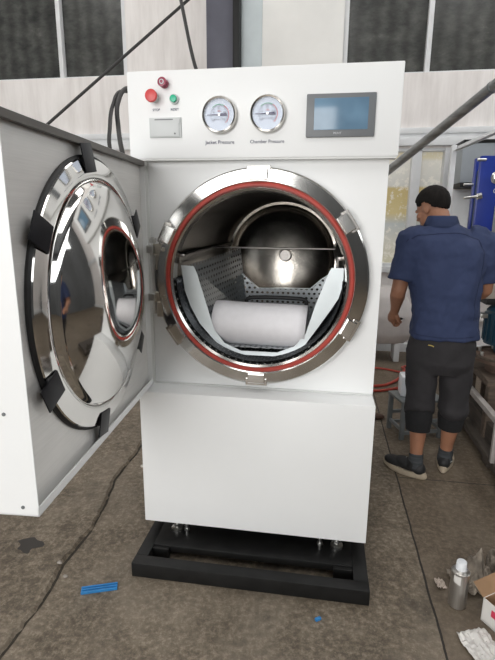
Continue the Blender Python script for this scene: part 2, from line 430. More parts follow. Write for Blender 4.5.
t = MB(); rows = []
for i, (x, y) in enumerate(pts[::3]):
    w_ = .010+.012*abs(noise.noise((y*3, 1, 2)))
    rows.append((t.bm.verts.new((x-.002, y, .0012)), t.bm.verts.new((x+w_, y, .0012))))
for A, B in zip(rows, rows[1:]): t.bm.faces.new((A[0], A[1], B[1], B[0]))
struct(t.build('crack_shade_strip', simple('painted_crack_shade', (.035, .028, .02), .9, 0, .5, 30), smooth=False))  # dark strip painted in for the shade of a groove along the crack

# ------------------------------------------------------------ base frame
W = .994
fr = thing('base_frame', 'black welded steel box frame on the floor under the white machine', 'frame', (0, 0, 0))
f = MB()
for lo, hi in (((.008, -.284, 0), (1.0, -.228, .066)), ((.008, 1.35, 0), (1.0, 1.41, .066))): MB().box(lo, hi, .003).build('cross_beam', M['black_steel'], fr)
MB().box((.008, -.228, 0), (.062, 1.35, .066), .003).build('side_beam', M['black_steel'], fr)
MB().box((.939, -.228, 0), (.999, 1.35, .066), .003).build('side_beam', M['black_steel'], fr)
MB().box((.055, -.150, .034), (.939, .04, .066), .003).build('foot_beam', M['black_steel'], fr)
MB().box((.055, 1.0, .0), (.939, 1.15, .066), .003).build('foot_beam', M['black_steel'], fr)
for x in (.055, .859): MB().box((x, -.17, 0), (x+.08, -.15, .06), .002).build('corner_gusset', M['black_steel'], fr)

# ------------------------------------------------------------ the machine
CX, CZ, RF = .4994, 1.2493, .4445
au = thing('autoclave', 'large white steam steriliser cabinet with its round chamber open and door swung to the left', 'machine', (0, 0, 0))
def plate_with_hole(mb, x0, x1, z0, z1, y, cx, cz, r, seg=96):
    """flat face in the plane y with a circular hole"""
    P, Q = [], []
    for k in range(seg):
        a = 2*PI*k/seg; dx, dz = math.cos(a), math.sin(a)
        s = min((x1-cx)/dx if dx > 1e-9 else 1e9, (x0-cx)/dx if dx < -1e-9 else 1e9, (z1-cz)/dz if dz > 1e-9 else 1e9, (z0-cz)/dz if dz < -1e-9 else 1e9)
        P.append(mb.bm.verts.new((cx+dx*r, y, cz+dz*r))); Q.append(mb.bm.verts.new((cx+dx*s, y, cz+dz*s)))
    for k in range(seg): mb.bm.faces.new((P[k], P[(k+1) % seg], Q[(k+1) % seg], Q[k]))
    cor = {}
    for sx, sz, X_, Z_ in ((1, 1, x1, z1), (-1, 1, x0, z1), (-1, -1, x0, z0), (1, -1, x1, z0)):
        best = None
        for k in range(seg):
            a, b_ = Q[k].co, Q[(k+1) % seg].co
            if (abs(a.x-b_.x) > 1e-6 and abs(a.z-b_.z) > 1e-6) and (X_-cx)*((a.x+b_.x)/2-cx) > 0 and (Z_-cz)*((a.z+b_.z)/2-cz) > 0:
                c_ = mb.bm.verts.new((X_, y, Z_)); mb.bm.faces.new((Q[k], Q[(k+1) % seg], c_)); break
cab = MB(); plate_with_hole(cab, 0, W, .768, 1.728, .045, CX, CZ, .40)
D = 1.46
cab.box((0, .047, .138), (.012, D, 2.03)).box((W-.012, .047, .138), (W, D, 2.03)).box((.012, D-.012, .138), (W-.012, D, 2.03)).box((.012, .047, 2.018), (W-.012, D, 2.03)).box((.012, .047, .138), (W-.012, D-.012, .15))
cab.build('cabinet', M['white'], au, smooth=False)
t = MB(); t.box((.0, .036, .775), (.030, .0448, 1.722), .001).box((.0, .036, .772), (.030, .05, .776)); t.build('recess_strip', M['lip'], au)
MB().box((0, -.089, .138), (W, .046, .768), .004).build('lower_panel', M['white'], au)
MB().box((.03, .030, .7685), (W-.004, .0445, .772)).build('ledge_strip', M['lip'], au)
MB().box((-.028, 0, 1.728), (W+.026, .06, 2.051), .005).build('control_panel', M['white'], au)
MB().box((-.022, .004, 1.722), (W+.02, .058, 1.729)).build('panel_underside', M['lip'], au)

# flange ring
def ringprof(mb, prof, seg=128): return mb.lathe(prof, (CX, 0, CZ), (0, -1, 0), seg, True)
ringprof(MB(), [(.4445, -.045), (.4445, .004), (.438, .012), (.425, .0135), (.4245, .018), (.408, .020), (.392, .022), (.386, .018), (.386, -.045)]).build('flange_ring', M['ringsteel'], au, angle=25)
ringprof(MB(), [(.386, -.02), (.386, .020), (.380, .025), (.373, .025), (.370, .020), (.370, -.02)], 96).build('door_gasket', M['gasket'], au)
ringprof(MB(), [(.370, -.03), (.370, .018), (.366, .020), (.357, .012), (.352, -.03)], 96).build('chamber_lip', M['mirror2'], au)
# chamber shell + head
prof = [(.356, -.02), (.356, -.10), (.355, -1.12), (.350, -1.13), (.350, -1.16)]
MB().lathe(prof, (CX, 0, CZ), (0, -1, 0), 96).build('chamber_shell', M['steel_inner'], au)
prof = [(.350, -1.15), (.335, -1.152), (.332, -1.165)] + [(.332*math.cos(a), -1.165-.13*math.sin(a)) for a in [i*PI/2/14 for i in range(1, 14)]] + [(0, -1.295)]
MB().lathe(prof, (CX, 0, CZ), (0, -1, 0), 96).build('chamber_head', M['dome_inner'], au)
MB().cyl((CX+.01, 1.30, CZ+.01), (CX+.01, 1.262, CZ+.01), .045, .035, 32).cyl((CX+.01, 1.27, CZ+.01), (CX+.01, 1.25, CZ+.01), .015).build('steam_baffle', M['steel_inner'], au)
# side rails and cross bars in the chamber
for sx in (-1, 1):
    x = CX+sx*.33
    MB().box((x-.012, .03, CZ+.085), (x+.012, 1.10, CZ+.10), .002).box((x-.012, .03, CZ+.06), (x-.008, 1.10, CZ+.1)).build('guide_rail', M['steel_inner'], au)
MB().cyl((CX-.335, .62, CZ+.095), (CX+.335, .62, CZ+.095), .005).build('cross_bar', M['steel_inner'], au)
# clamp lugs on the ring
for k in range(6):
    a = math.radians(90+60*k + (4 if k % 3 else 0))
    R = Matrix.Translation((CX, 0, CZ)) @ Matrix.Rotation(-(a-PI/2), 4, 'Y')
    l = MB(); l.box((-.036, -.030, .394), (.036, -.012, .436), .003, R)
    l.build('clamp_lug', M['ringsteel'], au, smooth=False)
    MB().box((-.046, -.020, .416), (.046, -.004, .4475), .002, R).build('lug_shoe', M['mirror2'], au, smooth=False)
# hinge between flange and door
h = MB(); h.cyl((.052, .004, 1.10), (.052, .004, 1.42), .008)
for z in (1.105, 1.16, 1.35, 1.405): h.cyl((.052, .004, z-.009), (.052, .004, z+.009), .014)
h.build('hinge_pin', M['silver'], au)
for z in (1.17, 1.37):
    h = MB(); h.box((.058, -.014, z-.022), (.125, .044, z+.022), .003).box((.068, -.018, z-.085), (.092, .030, z-.02), .003)
    h.cyl((.105, -.022, z), (.105, -.012, z), .009, seg=6).build('hinge_bracket', M['brass_steel'], au, smooth=False)
    MB().box((.034, -.030, z-.016), (.066, .0, z+.016), .003).build('hinge_leaf', M['silver'], au, smooth=False)

# instruments
m, nt, b = new_mat('clear_gauge_glass')
b.inputs['Base Color'].default_value = (1, 1, 1, 1); b.inputs['Roughness'].default_value = .05
tr = nt.nodes.new('ShaderNodeBsdfTransparent'); gl = nt.nodes.new('ShaderNodeBsdfGlossy'); gl.inputs['Roughness'].default_value = .04
mx = nt.nodes.new('ShaderNodeMixShader')
mx.inputs[0].default_value = .022; L(nt, tr.outputs[0], mx.inputs[1]); L(nt, gl.outputs[0], mx.inputs[2]); L(nt, mx.outputs[0], nt.nodes['Material Output'].inputs['Surface'])
M['glass'] = m
def gauge(x, z):
    g = MB().lathe([(.0, .0), (.067, .0), (.0675, .018), (.064, .026), (.058, .024), (.057, .012), (0, .012)], (x, 0, z), (0, -1, 0), 64).build('pressure_gauge', M['mirror2'], au)
    MB().lathe([(0, .0125), (.057, .0125), (.057, .0135), (0, .0135)], (x, 0, z), (0, -1, 0), 48).build('dial', M['dial'], g)
    def arc(a0, a1, r0, r1, mat, nm):
        m_ = MB(); n = 24
        for k in range(n):
            q = []
            for a, r in ((a0+(a1-a0)*k/n, r0), (a0+(a1-a0)*(k+1)/n, r0), (a0+(a1-a0)*(k+1)/n, r1), (a0+(a1-a0)*k/n, r1)):
                q.append(m_.bm.verts.new((x+r*math.cos(math.radians(a)), -.0145, z+r*math.sin(math.radians(a)))))
            m_.bm.faces.new(q)
        m_.build(nm, mat, g, smooth=False)
    arc(-50, 60, .036, .0385, M['ink_red'], 'red_scale'); arc(60, 135, .036, .0385, M['ink_green'], 'green_scale')
    t_ = MB()
    for k in range(31):
        a = math.radians(225-k*9); l = .006 if k % 5 else .010
        t_.prism([(x+math.cos(a)*r-math.sin(a)*s*.0009, -.0146, z+math.sin(a)*r+math.cos(a)*s*.0006) for r, s in ((.036, 1), (.036-l, 1), (.036-l, -1), (.036, -1))], (0, -.0003, 0))
    t_.build('tick_marks', M['ink'], g, smooth=False)
    n = MB().prism([(x-.046, -.017, z+.001), (x-.046, -.017, z-.001), (x+.0, -.017, z-.0025), (x+.01, -.017, z-.0048), (x+.03, -.017, z-.0055), (x+.03, -.017, z+.0055), (x+.01, -.017, z+.0048), (x+.0, -.017, z+.0025)], (0, -.0015, 0))
    n.build('needle', M['ink'], g, smooth=False)
    MB().cyl((x, -.014, z), (x, -.021, z), .0035).build('needle_hub', M['silver'], g)
    for i, s in enumerate(('-0.1', '0', '0.1', '0.2', '0.3')):
        a = math.radians(225-i*67.5)
        text(s, .009, M['ink'], g, Matrix.Translation((x+.021*math.cos(a)*1.1, -.0147, z+.021*math.sin(a)*1.1)) @ FRONT, 'number')
    text('MPa', .008, M['ink_red'], g, Matrix.Translation((x, -.0147, z+.013)) @ FRONT, 'unit_text')
    text('4  5', .008, M['ink'], g, Matrix.Translation((x, -.0147, z-.017)) @ FRONT, 'small_text')
    MB().lathe([(.057, .0235), (.03, .0245), (0, .025)], (x, 0, z), (0, -1, 0), 48).build('glass', M['glass'], g)
gauge(.344, 1.883); gauge(.530, 1.883)
text('Jacket Pressure', .0185, M['ink'], au, Matrix.Translation((.343, -.001, 1.786)) @ FRONT, 'gauge_caption')
text('Chamber Pressure', .0175, M['ink'], au, Matrix.Translation((.528, -.001, 1.786)) @ FRONT, 'gauge_caption')
text('STOP', .0125, M['ink'], au, Matrix.Translation((.089, -.001, 1.909)) @ FRONT, 'button_caption')
text('RESET', .0125, M['ink'], au, Matrix.Translation((.164, -.001, 1.909)) @ FRONT, 'button_caption')
# touch panel
s = MB().box((.675, -.012, 1.797), (.927, .001, 1.948), .004).build('touch_panel', M['grey_plastic'], au)
MB().box((.704, -.0135, 1.822), (.901, -.011, 1.932), .001).build('screen', M['screen'], s)
text('PRINT', .011, M['ink_light'], s, Matrix.Translation((.792, -.0130, 1.8095)) @ FRONT, 'maker_text')
# buttons
def button(name, x, z, base_r, r, mat, dep, base=M['ltgrey']):
    b_ = MB().lathe([(0, 0), (base_r, 0), (base_r, dep*.45), (base_r*.93, dep*.5), (0, dep*.5)], (x, 0, z), (0, -1, 0), 32).build(name, base, au)
    MB().lathe([(0, dep*.4), (r*.75, dep*.4), (r*.8, dep*.7), (r, dep*.75), (r, dep*.93), (r*.9, dep), (r*.5, dep*1.04), (0, dep*1.05)], (x, 0, z), (0, -1, 0), 32).build('cap', mat, b_)
    return b_
button('emergency_stop_button', .083, 1.953, .018, .0235, M['red_btn'], .045)
button('reset_button', .164, 1.945, .0185, .0135, M['green_btn'], .022)
pb = button('power_light', .125, 2.002, .017, .0175, M['maroon'], .034, M['maroon'])
MB().lathe([(.006, .0358), (.009, .0358), (.009, .0366), (.006, .0366)], (.125, 0, 2.002), (0, -1, 0), 24, True).build('ring_mark', M['ink_light'], pb)
# printer hatch
p = MB().box((.060, -.006, 1.806), (.190, .001, 1.880), .002).build('printer', M['ltgrey'], au)
MB().box((.063, -.010, 1.809), (.182, -.005, 1.876), .002).build('cover', M['ltgrey'], p)
MB().box((.084, -.0115, 1.870), (.158, -.009, 1.8735)).build('paper_slot', M['grey_plastic'], p)
MB().box((.178, -.0115, 1.858), (.186, -.009, 1.874), .001).build('latch', M['ltgrey'], p)
MB().cyl((.165, -.008, 1.820), (.165, -.0115, 1.820), .0035).build('led', M['grey_plastic'], p)
# levelling feet
for x in (.135, .875):
    for y in (-.03, 1.08):
        ft = MB().lathe([(0, 0), (.027, 0), (.028, .010), (.012, .016), (.009, .02), (.009, .072), (0, .072)], (x, y, .066), (0, 0, 1), 24)
        ft.cyl((x, y, .088), (x, y, .100), .017, seg=6).build('levelling_foot', M['silver'], au)
for x in (.19, .80):
    MB().cyl((x, -.06, .066), (x, -.06, .138), .008).cyl((x, -.06, .09), (x, -.06, .10), .013, seg=6).build('fixing_bolt', M['silver'], au)

# ---- open door (local frame: X hinge->free end, Y out of the inner face)
dr = bpy.data.objects.new('door', None)
hx, hy, fx, fy = .0327, -.004, .0946, -.987
LD = math.hypot(fx-hx, fy-hy)
def dM(p): pass
ang = math.atan2(fy-hy, fx-hx)
DM = Matrix.Translation((hx, hy, 0)) @ Matrix.Rotation(ang, 4, 'Z')
z0, z1, T = .776, 1.719, .165
d = MB()
d.box((0, -T, z0), (LD, -T+.003, z1)).box((LD-.003, -T, z0), (LD, 0, z1)).box((0, -T, z0), (.003, 0, z1))
d.box((0, -T, z0), (LD, 0, z0+.003)).box((0, -T, z1-.003), (LD, 0, z1))
d.box((.0, -.004, z0), (LD, 0, z0+.024), .001).box((0, -.004, z1-.018), (LD, 0, z1), .001)
door = d.build('door', M['white'], au, smooth=False); door.data.transform(DM)
def dpart(mb, name, mat, **k):
    o = mb.build(name, mat, door, **k); o.data.transform(DM); return o
dpart(MB().box((.003, -.024, z0+.003), (LD-.003, -.020, z1-.003)), 'inner_plate', M['brushed'], smooth=False)
dpart(MB().box((0, -.0195, z1-.019), (LD-.004, .0006, z1-.0005)), 'rim_shade_strip', simple('painted_rim_shade', (.12, .11, .10), .45, .3), smooth=False)  # dark strip painting in the shade under the door's top rim
SX, SZ, RD = .50, 1.253, .421
Rs = .70; rd = .352; sag = rd*rd/(2*Rs)
ringp = [(RD, -.02), (RD, -.008), (RD-.004, -.003), (RD-.03, .003), (rd+.022, .008), (rd+.010, .009), (rd+.004, .007), (rd+.001, .002)]
dome = [rd*math.cos(PI/2*i/22) if i < 22 else 0 for i in range(23)]
dome = [(r, .004+sag*(1-(r/rd)**2)+.010*min(1, (1-r/rd)/.04)) for r in dome]
dpart(MB().lathe(ringp+[(rd, -.004)], (SX, 0, SZ), (0, 1, 0), 128), 'door_ring', M['mirror'])
dpart(MB().lathe([(rd+.001, -.006)]+dome, (SX, 0, SZ), (0, 1, 0), 128), 'door_dome', M['mirror'], angle=60)
dpart(MB().lathe([(RD+.006, -.02), (RD+.006, -.012), (RD, -.006), (RD-.002, -.012), (RD-.002, -.02)], (SX, 0, SZ), (0, 1, 0), 128, True), 'black_seal', M['black_rubber'])
for a in (82, 30, 333, 279, 215, 148):
    R = Matrix.Translation((SX, 0, SZ)) @ Matrix.Rotation(math.radians(90-a), 4, 'Y')
    RR = R @ Matrix.Translation((0, 0, RD))
    t = MB(); t.box((-.038, .002, -.044), (.038, .006, .038), .002, RR @ Matrix.Rotation(.10, 4, 'X'))
    t.box((-.036, -.019, -.026), (.036, .004, .0), .003, RR)
    dpart(t, 'lug_cover', M['black_gloss'])
for yy, zz in ((-.040, .800), (-.062, 1.045), (-.04, 1.69)):
    dpart(MB().cyl((LD, yy, zz), (LD+.002, yy, zz), .0045), 'screw', M['greyframe'])

# ------------------------------------------------------------ tray in the chamber
tr_ = thing('instrument_tray', 'perforated aluminium tray with notched end plates inside the round chamber', 'tray', (CX, .6, .93))
def P3(x, y, z): return (x-CX, y-.6, z-.93)
def sheet(polyxz, y, th, mat, name):
    return MB().prism([P3(x, y, z) for x, z in polyxz], (0, th, 0)).build(name, mat, tr_, smooth=False)
front = [(.155, 1.300), (.212, 1.296), (.224, 1.27), (.262, 1.145), (.300, 1.02), (.345, .962), (.42, .930), (.58, .930), (.655, .962), (.70, 1.02), (.735, 1.14), (.787, 1.285), (.797, 1.302), (.846, 1.302), (.846, 1.235), (.830, 1.175), (.800, 1.125), (.755, 1.055), (.70, .972), (.66, .935), (.59, .912), (.41, .912), (.34, .935), (.30, .972), (.235, 1.045), (.195, 1.12), (.170, 1.19)]
sheet(front, .06, .002, M['alu'], 'end_plate')
back = [(.300, 1.235), (.322, 1.225), (.35, 1.190), (.42, 1.130), (.70, 1.135), (.76, 1.190), (.80, 1.215), (.84, 1.215), (.80, 1.05), (.68, .945), (.33, .945), (.3, 1.0)]
def uvsheet(polyxz, y, name):
    mb = MB(); uv = mb.bm.loops.layers.uv.new('UVMap')
    f_ = mb.bm.faces.new([mb.bm.verts.new(P3(x, y, z)) for x, z in polyxz])
    for l in f_.loops: l[uv].uv = (l.vert.co.x+5, l.vert.co.z+5)
    o = mb.build(name, M['perf'], tr_, smooth=False, recalc=False)
    s_ = o.modifiers.new('s', 'SOLIDIFY'); s_.thickness = .002
    return o
uvsheet(back, .62, 'end_plate')
def uvquad(a, b_, c_, d_, name, mat):
    mb = MB(); uv = mb.bm.loops.layers.uv.new('UVMap')
    vs = [mb.bm.verts.new(P3(*p)) for p in (a, b_, c_, d_)]; f_ = mb.bm.faces.new(vs)
    lu = (V(b_)-V(a)).length; lv = (V(d_)-V(a)).length
    for l, q in zip(f_.loops, ((5, 5), (5+lu, 5), (5+lu, 5+lv), (5, 5+lv))): l[uv].uv = q
    o = mb.build(name, mat, tr_, smooth=False, recalc=False)
    s_ = o.modifiers.new('s', 'SOLIDIFY'); s_.thickness = .0016
    return o
uvquad((.190, .065, 1.300), (.318, .615, 1.345), (.36, .615, .98), (.31, .065, .985), 'side_panel', M['perf'])
uvquad((.84, .065, 1.30), (.84, .62, 1.22), (.68, .62, .95), (.70, .065, .97), 'side_panel', M['perf'])
uvquad((.33, .065, .945), (.33, .62, .945), (.67, .62, .945), (.67, .065, .945), 'tray_bottom', M['perf'])
# rim flanges on the notches
for (xa, za), (xb, zb) in (((.315, 1.215), (.35, 1.190)), ((.35, 1.190), (.42, 1.130)), ((.42, 1.130), (.70, 1.135)), ((.70, 1.135), (.76, 1.190)), ((.76, 1.190), (.80, 1.215))):
    MB().prism([P3(xa, .595, za), P3(xa, .623, za), P3(xb, .623, zb), P3(xb, .595, zb)], (0, 0, .003)).build('rim_flange', M['alu'], tr_, smooth=False)
MB().tube([P3(.40, .33, 1.10), P3(.43, .33, 1.125), P3(.66, .33, 1.125), P3(.69, .33, 1.10), P3(.695, .33, 1.04)], .010, 8, 3).build('handle', M['black_rubber'], tr_)
# perforated liner hugging the shell
lb = MB(); uv = lb.bm.loops.layers.uv.new('UVMap'); N_ = 40; prev = None
for k in range(N_+1):
    a = math.radians(180+180*k/N_); r = .343
    cur = (lb.bm.verts.new((CX+r*math.cos(a), -.005, CZ+r*math.sin(a))), lb.bm.verts.new((CX+r*math.cos(a), 1.05, CZ+r*math.sin(a))), a*r)
    if prev:
        f_ = lb.bm.faces.new((prev[0], cur[0], cur[1], prev[1]))
        for l, q in zip(f_.loops, ((prev[2]+5, 5), (cur[2]+5, 5), (cur[2]+5, 6.02), (prev[2]+5, 6.02))): l[uv].uv = q
    prev = cur
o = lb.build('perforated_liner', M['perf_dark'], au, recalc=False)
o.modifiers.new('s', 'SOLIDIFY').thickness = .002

# ------------------------------------------------------------ foam roll
def spiral_sheet(cx_, cz_, x0, x1f, r0, r1, turns, y, sq=1.0, nx=10):
    mb = MB(); n = int(turns*40); rows = []
    for k in range(n+1):
        t_ = k/n; a = -turns*2*PI*(1-t_)-.9; r = r0+(r1-r0)*t_
        xe = x1f(t_); row = []
        for i in range(nx+1):
            x = x0+(xe-x0)*i/nx
            rr = r*(1+.03*noise.noise((x*6, a*.5, t_*3)))
            row.append(mb.bm.verts.new((x, y+rr*math.cos(a)*sq, cz_+rr*math.sin(a))))
        rows.append(row)
    for A, B in zip(rows, rows[1:]):
        for i in range(nx): mb.bm.faces.new((A[i], A[i+1], B[i+1], B[i]))
    return mb
rl = spiral_sheet(0, 0, 0, lambda t_: .375+.03*math.sin(t_*9)+.012*t_, .035, .095, 5, 0).build('foam_roll', M['foam'], recalc=False)
rl.location = (.288, .162, 1.040); rl.rotation_euler = (0, .02, -.03)
rl.modifiers.new('s', 'SOLIDIFY').thickness = .006
tag(rl, 'white rolled foam sheet lying in the tray inside the round chamber', 'foam roll')

# ------------------------------------------------------------ worker
PX, PY = 1.455, .87
wk = thing('person', 'person in navy short sleeved work shirt and dark trousers standing with back turned', 'person', (PX, PY, 0))
def remesh(o, vox, smooth_it=6):
    r = o.modifiers.new('r', 'REMESH'); r.mode = 'VOXEL'; r.voxel_size = vox; r.use_smooth_shade = True
    if smooth_it: s_ = o.modifiers.new('s', 'SMOOTH'); s_.factor = .5; s_.iterations = smooth_it
    return o
def ring(c, rx, ry, tilt=0, n=28, yaw=0):
    out = []
    for k in range(n):
        a = 2*PI*k/n; sgn = lambda v: (abs(v)**.85)*(1 if v >= 0 else -1)
        x, y = rx*sgn(math.cos(a)), ry*sgn(math.sin(a))
        x, y = x*math.cos(yaw)-y*math.sin(yaw), x*math.sin(yaw)+y*math.cos(yaw)
        out.append(V(c)+V((x, y, y*tilt)))
    return out
HEAD = V((-.095, .115, 1.556)); HR_ = Matrix.Rotation(math.radians(42), 3, 'Z') @ Matrix.Rotation(math.radians(-24), 3, 'X')   # turned left, looking down
def hp(x, y, z): return HEAD + HR_ @ V((x, y, z))     # head frame: Y forward, Z up
body = MB()
# torso core + neck
body.loft([ring((0, 0, .82), .15, .10), ring((0, 0, 1.0), .145, .10), ring((-.02, .01, 1.2), .165, .10), ring((-.035, .02, 1.36), .16, .09), ring((-.05, .045, 1.43), .08, .07)])
body.tube([(-.045, .03, 1.38), (-.055, .05, 1.46), hp(0, -.025, -.04)], [.066, .058, .06], 16)
# head
body.ell(hp(0, -.012, .028), (.074, .093, .086), HR_, 24, 16)
body.ell(hp(0, .025, -.03), (.062, .066, .078), HR_)
body.ell(hp(0, .055, -.082), (.030, .030, .022), HR_)
body.ell(hp(0, .077, .018), (.050, .014, .012), HR_)
body.tube([hp(0, .082, .012), hp(0, .098, -.012), hp(0, .108, -.028)], [.008, .011, .014], 10)
body.ell(hp(0, .086, -.058), (.024, .012, .010), HR_)
for s in (-1, 1):
    body.ell(hp(s*.074, -.008, -.006), (.009, .019, .031), HR_, 14, 8)
    body.ell(hp(s*.045, .055, -.02), (.022, .022, .02), HR_)
# arms
LS, LE, LW = V((-.215, .02, 1.385)), V((-.262, -.005, 1.105)), V((-.258, .105, .965))
RS_, RE, RW = V((.165, .02, 1.385)), V((.222, .07, 1.11)), V((.08, .28, 1.03))
for S, E_, W_ in ((LS, LE, LW), (RS_, RE, RW)):
    body.tube([S, S.lerp(E_, .5), E_, E_.lerp(W_, .3), E_.lerp(W_, .75), W_], [.058, .048, .042, .043, .030, .026], 14)
# hands
def hand(W_, dirv, palm_n, side):
    d_ = dirv.normalized(); n_ = (palm_n-d_*palm_n.dot(d_)).normalized(); x_ = d_.cross(n_)*side
    def q(a, b_, c_): return W_+d_*a+x_*b_+n_*c_
    body.tube([q(-.01, 0, 0), q(.02, 0, 0), q(.05, 0, .002), q(.082, 0, .006)], [.024, .027, .031, .028], 12)
    for b0, ln in ((-.027, .80), (-.009, .95), (.010, 1.0), (.028, .92)):
        body.tube([q(.07, b0, .004), q(.07+.035*ln, b0*1.05, .012), q(.07+.05*ln, b0*1.05, .036), q(.07+.030*ln, b0, .052)], [.0095, .0088, .0080, .0070], 8)
    body.tube([q(.018, .026, .008), q(.045, .045, .022), q(.068, .040, .040), q(.082, .028, .052)], [.013, .0115, .0100, .0085], 8)
hand(LW, V((-.02, .10, -.13)), V((1, .2, .3)), 1)
hand(RW, V((-.14, .10, -.02)), V((-.1, .1, -1)), -1)
# legs
LH, LK, LA = V((-.095, 0, .80)), V((-.096, -.035, .45)), V((-.098, -.088, .085))
RH, RK, RA = V((.095, 0, .80)), V((.102, -.002, .45)), V((.096, .028, .085))
for Hh, K, A in ((LH, LK, LA), (RH, RK, RA)):
    body.tube([Hh, Hh.lerp(K, .5), K, K.lerp(A, .3)+V((0, -.012, 0)), K.lerp(A, .75), A, A-V((0, 0, .04))], [.075, .068, .052, .056, .038, .034, .034], 16)
body_o = remesh(body.build('body', M['skin'], wk), .0055, 3)
# face details
for s in (-1, 1):
    e = MB().ell(hp(s*.030, .074, .004), (.012, .006, .006), HR_, 12, 8).build('eye', simple('eye_white', (.6, .57, .53), .3), wk)
    MB().ell(hp(s*.030, .0785, .004), (.005, .003, .0055), HR_, 10, 6).build('iris', M['dark'], e)
    MB().tube([hp(s*.014, .082, .022), hp(s*.030, .081, .027), hp(s*.046, .070, .023)], [.003, .004, .002], 6).build('eyebrow', M['hair'], wk)
MB().tube([hp(-.022, .085, -.056), hp(0, .092, -.057), hp(.022, .085, -.056)], [.002, .004, .002], 6).build('mouth', simple('lips', (.28, .10, .08), .5), wk)
# hair: cap over skull, short at the nape
hm = MB().ell((0, 0, 0), (1, 1, 1), None, 64, 48)
for v in hm.bm.verts:
    p = v.co.copy(); thick = 1.10
    # hairline: forehead high, nape low
    line = .10*max(0, p.y)-.95*max(0, -p.y)-.05+(.40 if p.y > .60 else 0)
    side = abs(p.x) > .8 and -.35 < p.y < .25
    if p.z < line+(.12 if side else 0): thick = .93
    n_ = noise.noise(p*9)*.02+noise.noise(p*28)*.012
    q = V((p.x*.074, p.y*.093-.012, p.z*.086+.030))
    c_ = V((0, -.012, .03)); q = c_+(q-c_)*(thick+(n_ if thick > 1 else 0)+(.05*max(0, p.z) if thick > 1 else 0))
    v.co = hp(*q)
hm.build('hair', M['hair'], wk, angle=80)
# shirt
sh = MB()
rings = [((.005, .0, .842), .192, .138), ((.004, 0, .90), .186, .135), ((.0, 0, 1.0), .182, .130), ((-.012, .004, 1.12), .192, .130), ((-.022, .008, 1.24), .205, .130),
         ((-.028, .010, 1.33), .205, .122), ((-.034, .014, 1.39), .190, .108), ((-.040, .022, 1.43), .142, .092), ((-.047, .034, 1.465), .092, .078), ((-.052, .044, 1.485), .070, .070)]
sh.loft([ring(c, rx, ry, 0, 48) for c, rx, ry in rings])
for S, E_ in ((LS, LE), (RS_, RE)):
    e2 = S.lerp(E_, .80)
    sh.tube([S+V((.06 if S.x < 0 else -.06, .005, .012)), S+V((0, 0, -.005)), S.lerp(E_, .4), e2], [.070, .076, .078, .080], 24)
sho = remesh(sh.build('shirt', M['shirt'], wk), .007, 10)
tx = bpy.data.textures.new('folds', 'CLOUDS'); tx.noise_scale = .11; tx.noise_depth = 2
dm = sho.modifiers.new('d', 'DISPLACE'); dm.texture = tx; dm.strength = .034; dm.mid_level = .5; dm.texture_coords = 'LOCAL'
# collar
cl = MB(); NC = 40; rr_ = []
for k in range(NC+1):
    a = math.radians(110+320*k/NC)
    c0 = V((-.052, .046, 1.475)); dr_ = V((math.cos(a), math.sin(a), 0))
    zt_ = 1.520-.02*max(0, math.sin(a))
    rr_.append([c0+dr_*.078, V((c0.x, c0.y+.006, zt_))+dr_*.070, V((c0.x, c0.y+.004, zt_-.004))+dr_*.078, V((c0.x, c0.y-.004, 1.462))+dr_*.098])
for A, B in zip(rr_, rr_[1:]):
    va = [cl.bm.verts.new(p) for p in A]; vb = [cl.bm.verts.new(p) for p in B]
    for i in range(3): cl.bm.faces.new((va[i], va[i+1], vb[i+1], vb[i]))
bmesh.ops.remove_doubles(cl.bm, verts=cl.bm.verts, dist=1e-5)
co = cl.build('collar', M['shirt'], wk); co.modifiers.new('s', 'SOLIDIFY').thickness = .003
# trousers
tr2 = MB()
tr2.loft([ring((0, 0, .90), .165, .118, 0, 32), ring((0, 0, .80), .184, .130, 0, 32), ring((0, -.002, .70), .182, .128, 0, 32), ring((0, -.004, .635), .165, .10, 0, 32)])
def leg_rings(Hh, K, low, s):
    pts_ = [Hh+V((0, 0, -.04)), Hh.lerp(K, .5), K+V((0, 0, .03)), K+V((0, 0, -.045)), low]
    tr2.tube(pts_, [.094, .090, .083, .090, .082], 24)
leg_rings(LH, LK, LK.lerp(LA, .19), -1); leg_rings(RH, RK, RK.lerp(RA, .17), 1)
to_ = remesh(tr2.build('trousers', M['pants'], wk), .008, 6)
dm = to_.modifiers.new('d', 'DISPLACE'); dm.texture = tx; dm.strength = .018; dm.texture_coords = 'LOCAL'
for K, A in ((LK, LA), (RK, RA)):
    a, b_ = K.lerp(A, .05), K.lerp(A, .46)
    MB().tube([a, a.lerp(b_, .5), b_], [.073, .077, .068], 24).build('trouser_cuff', M['cuff'], wk)
MB().tube([(-.10, -.130, .822), (-.082, -.133, .820), (-.07, -.132, .814)], .003, 6).build('pocket_tag', simple('yellow_thread', (.5, .38, .1), .7), wk)
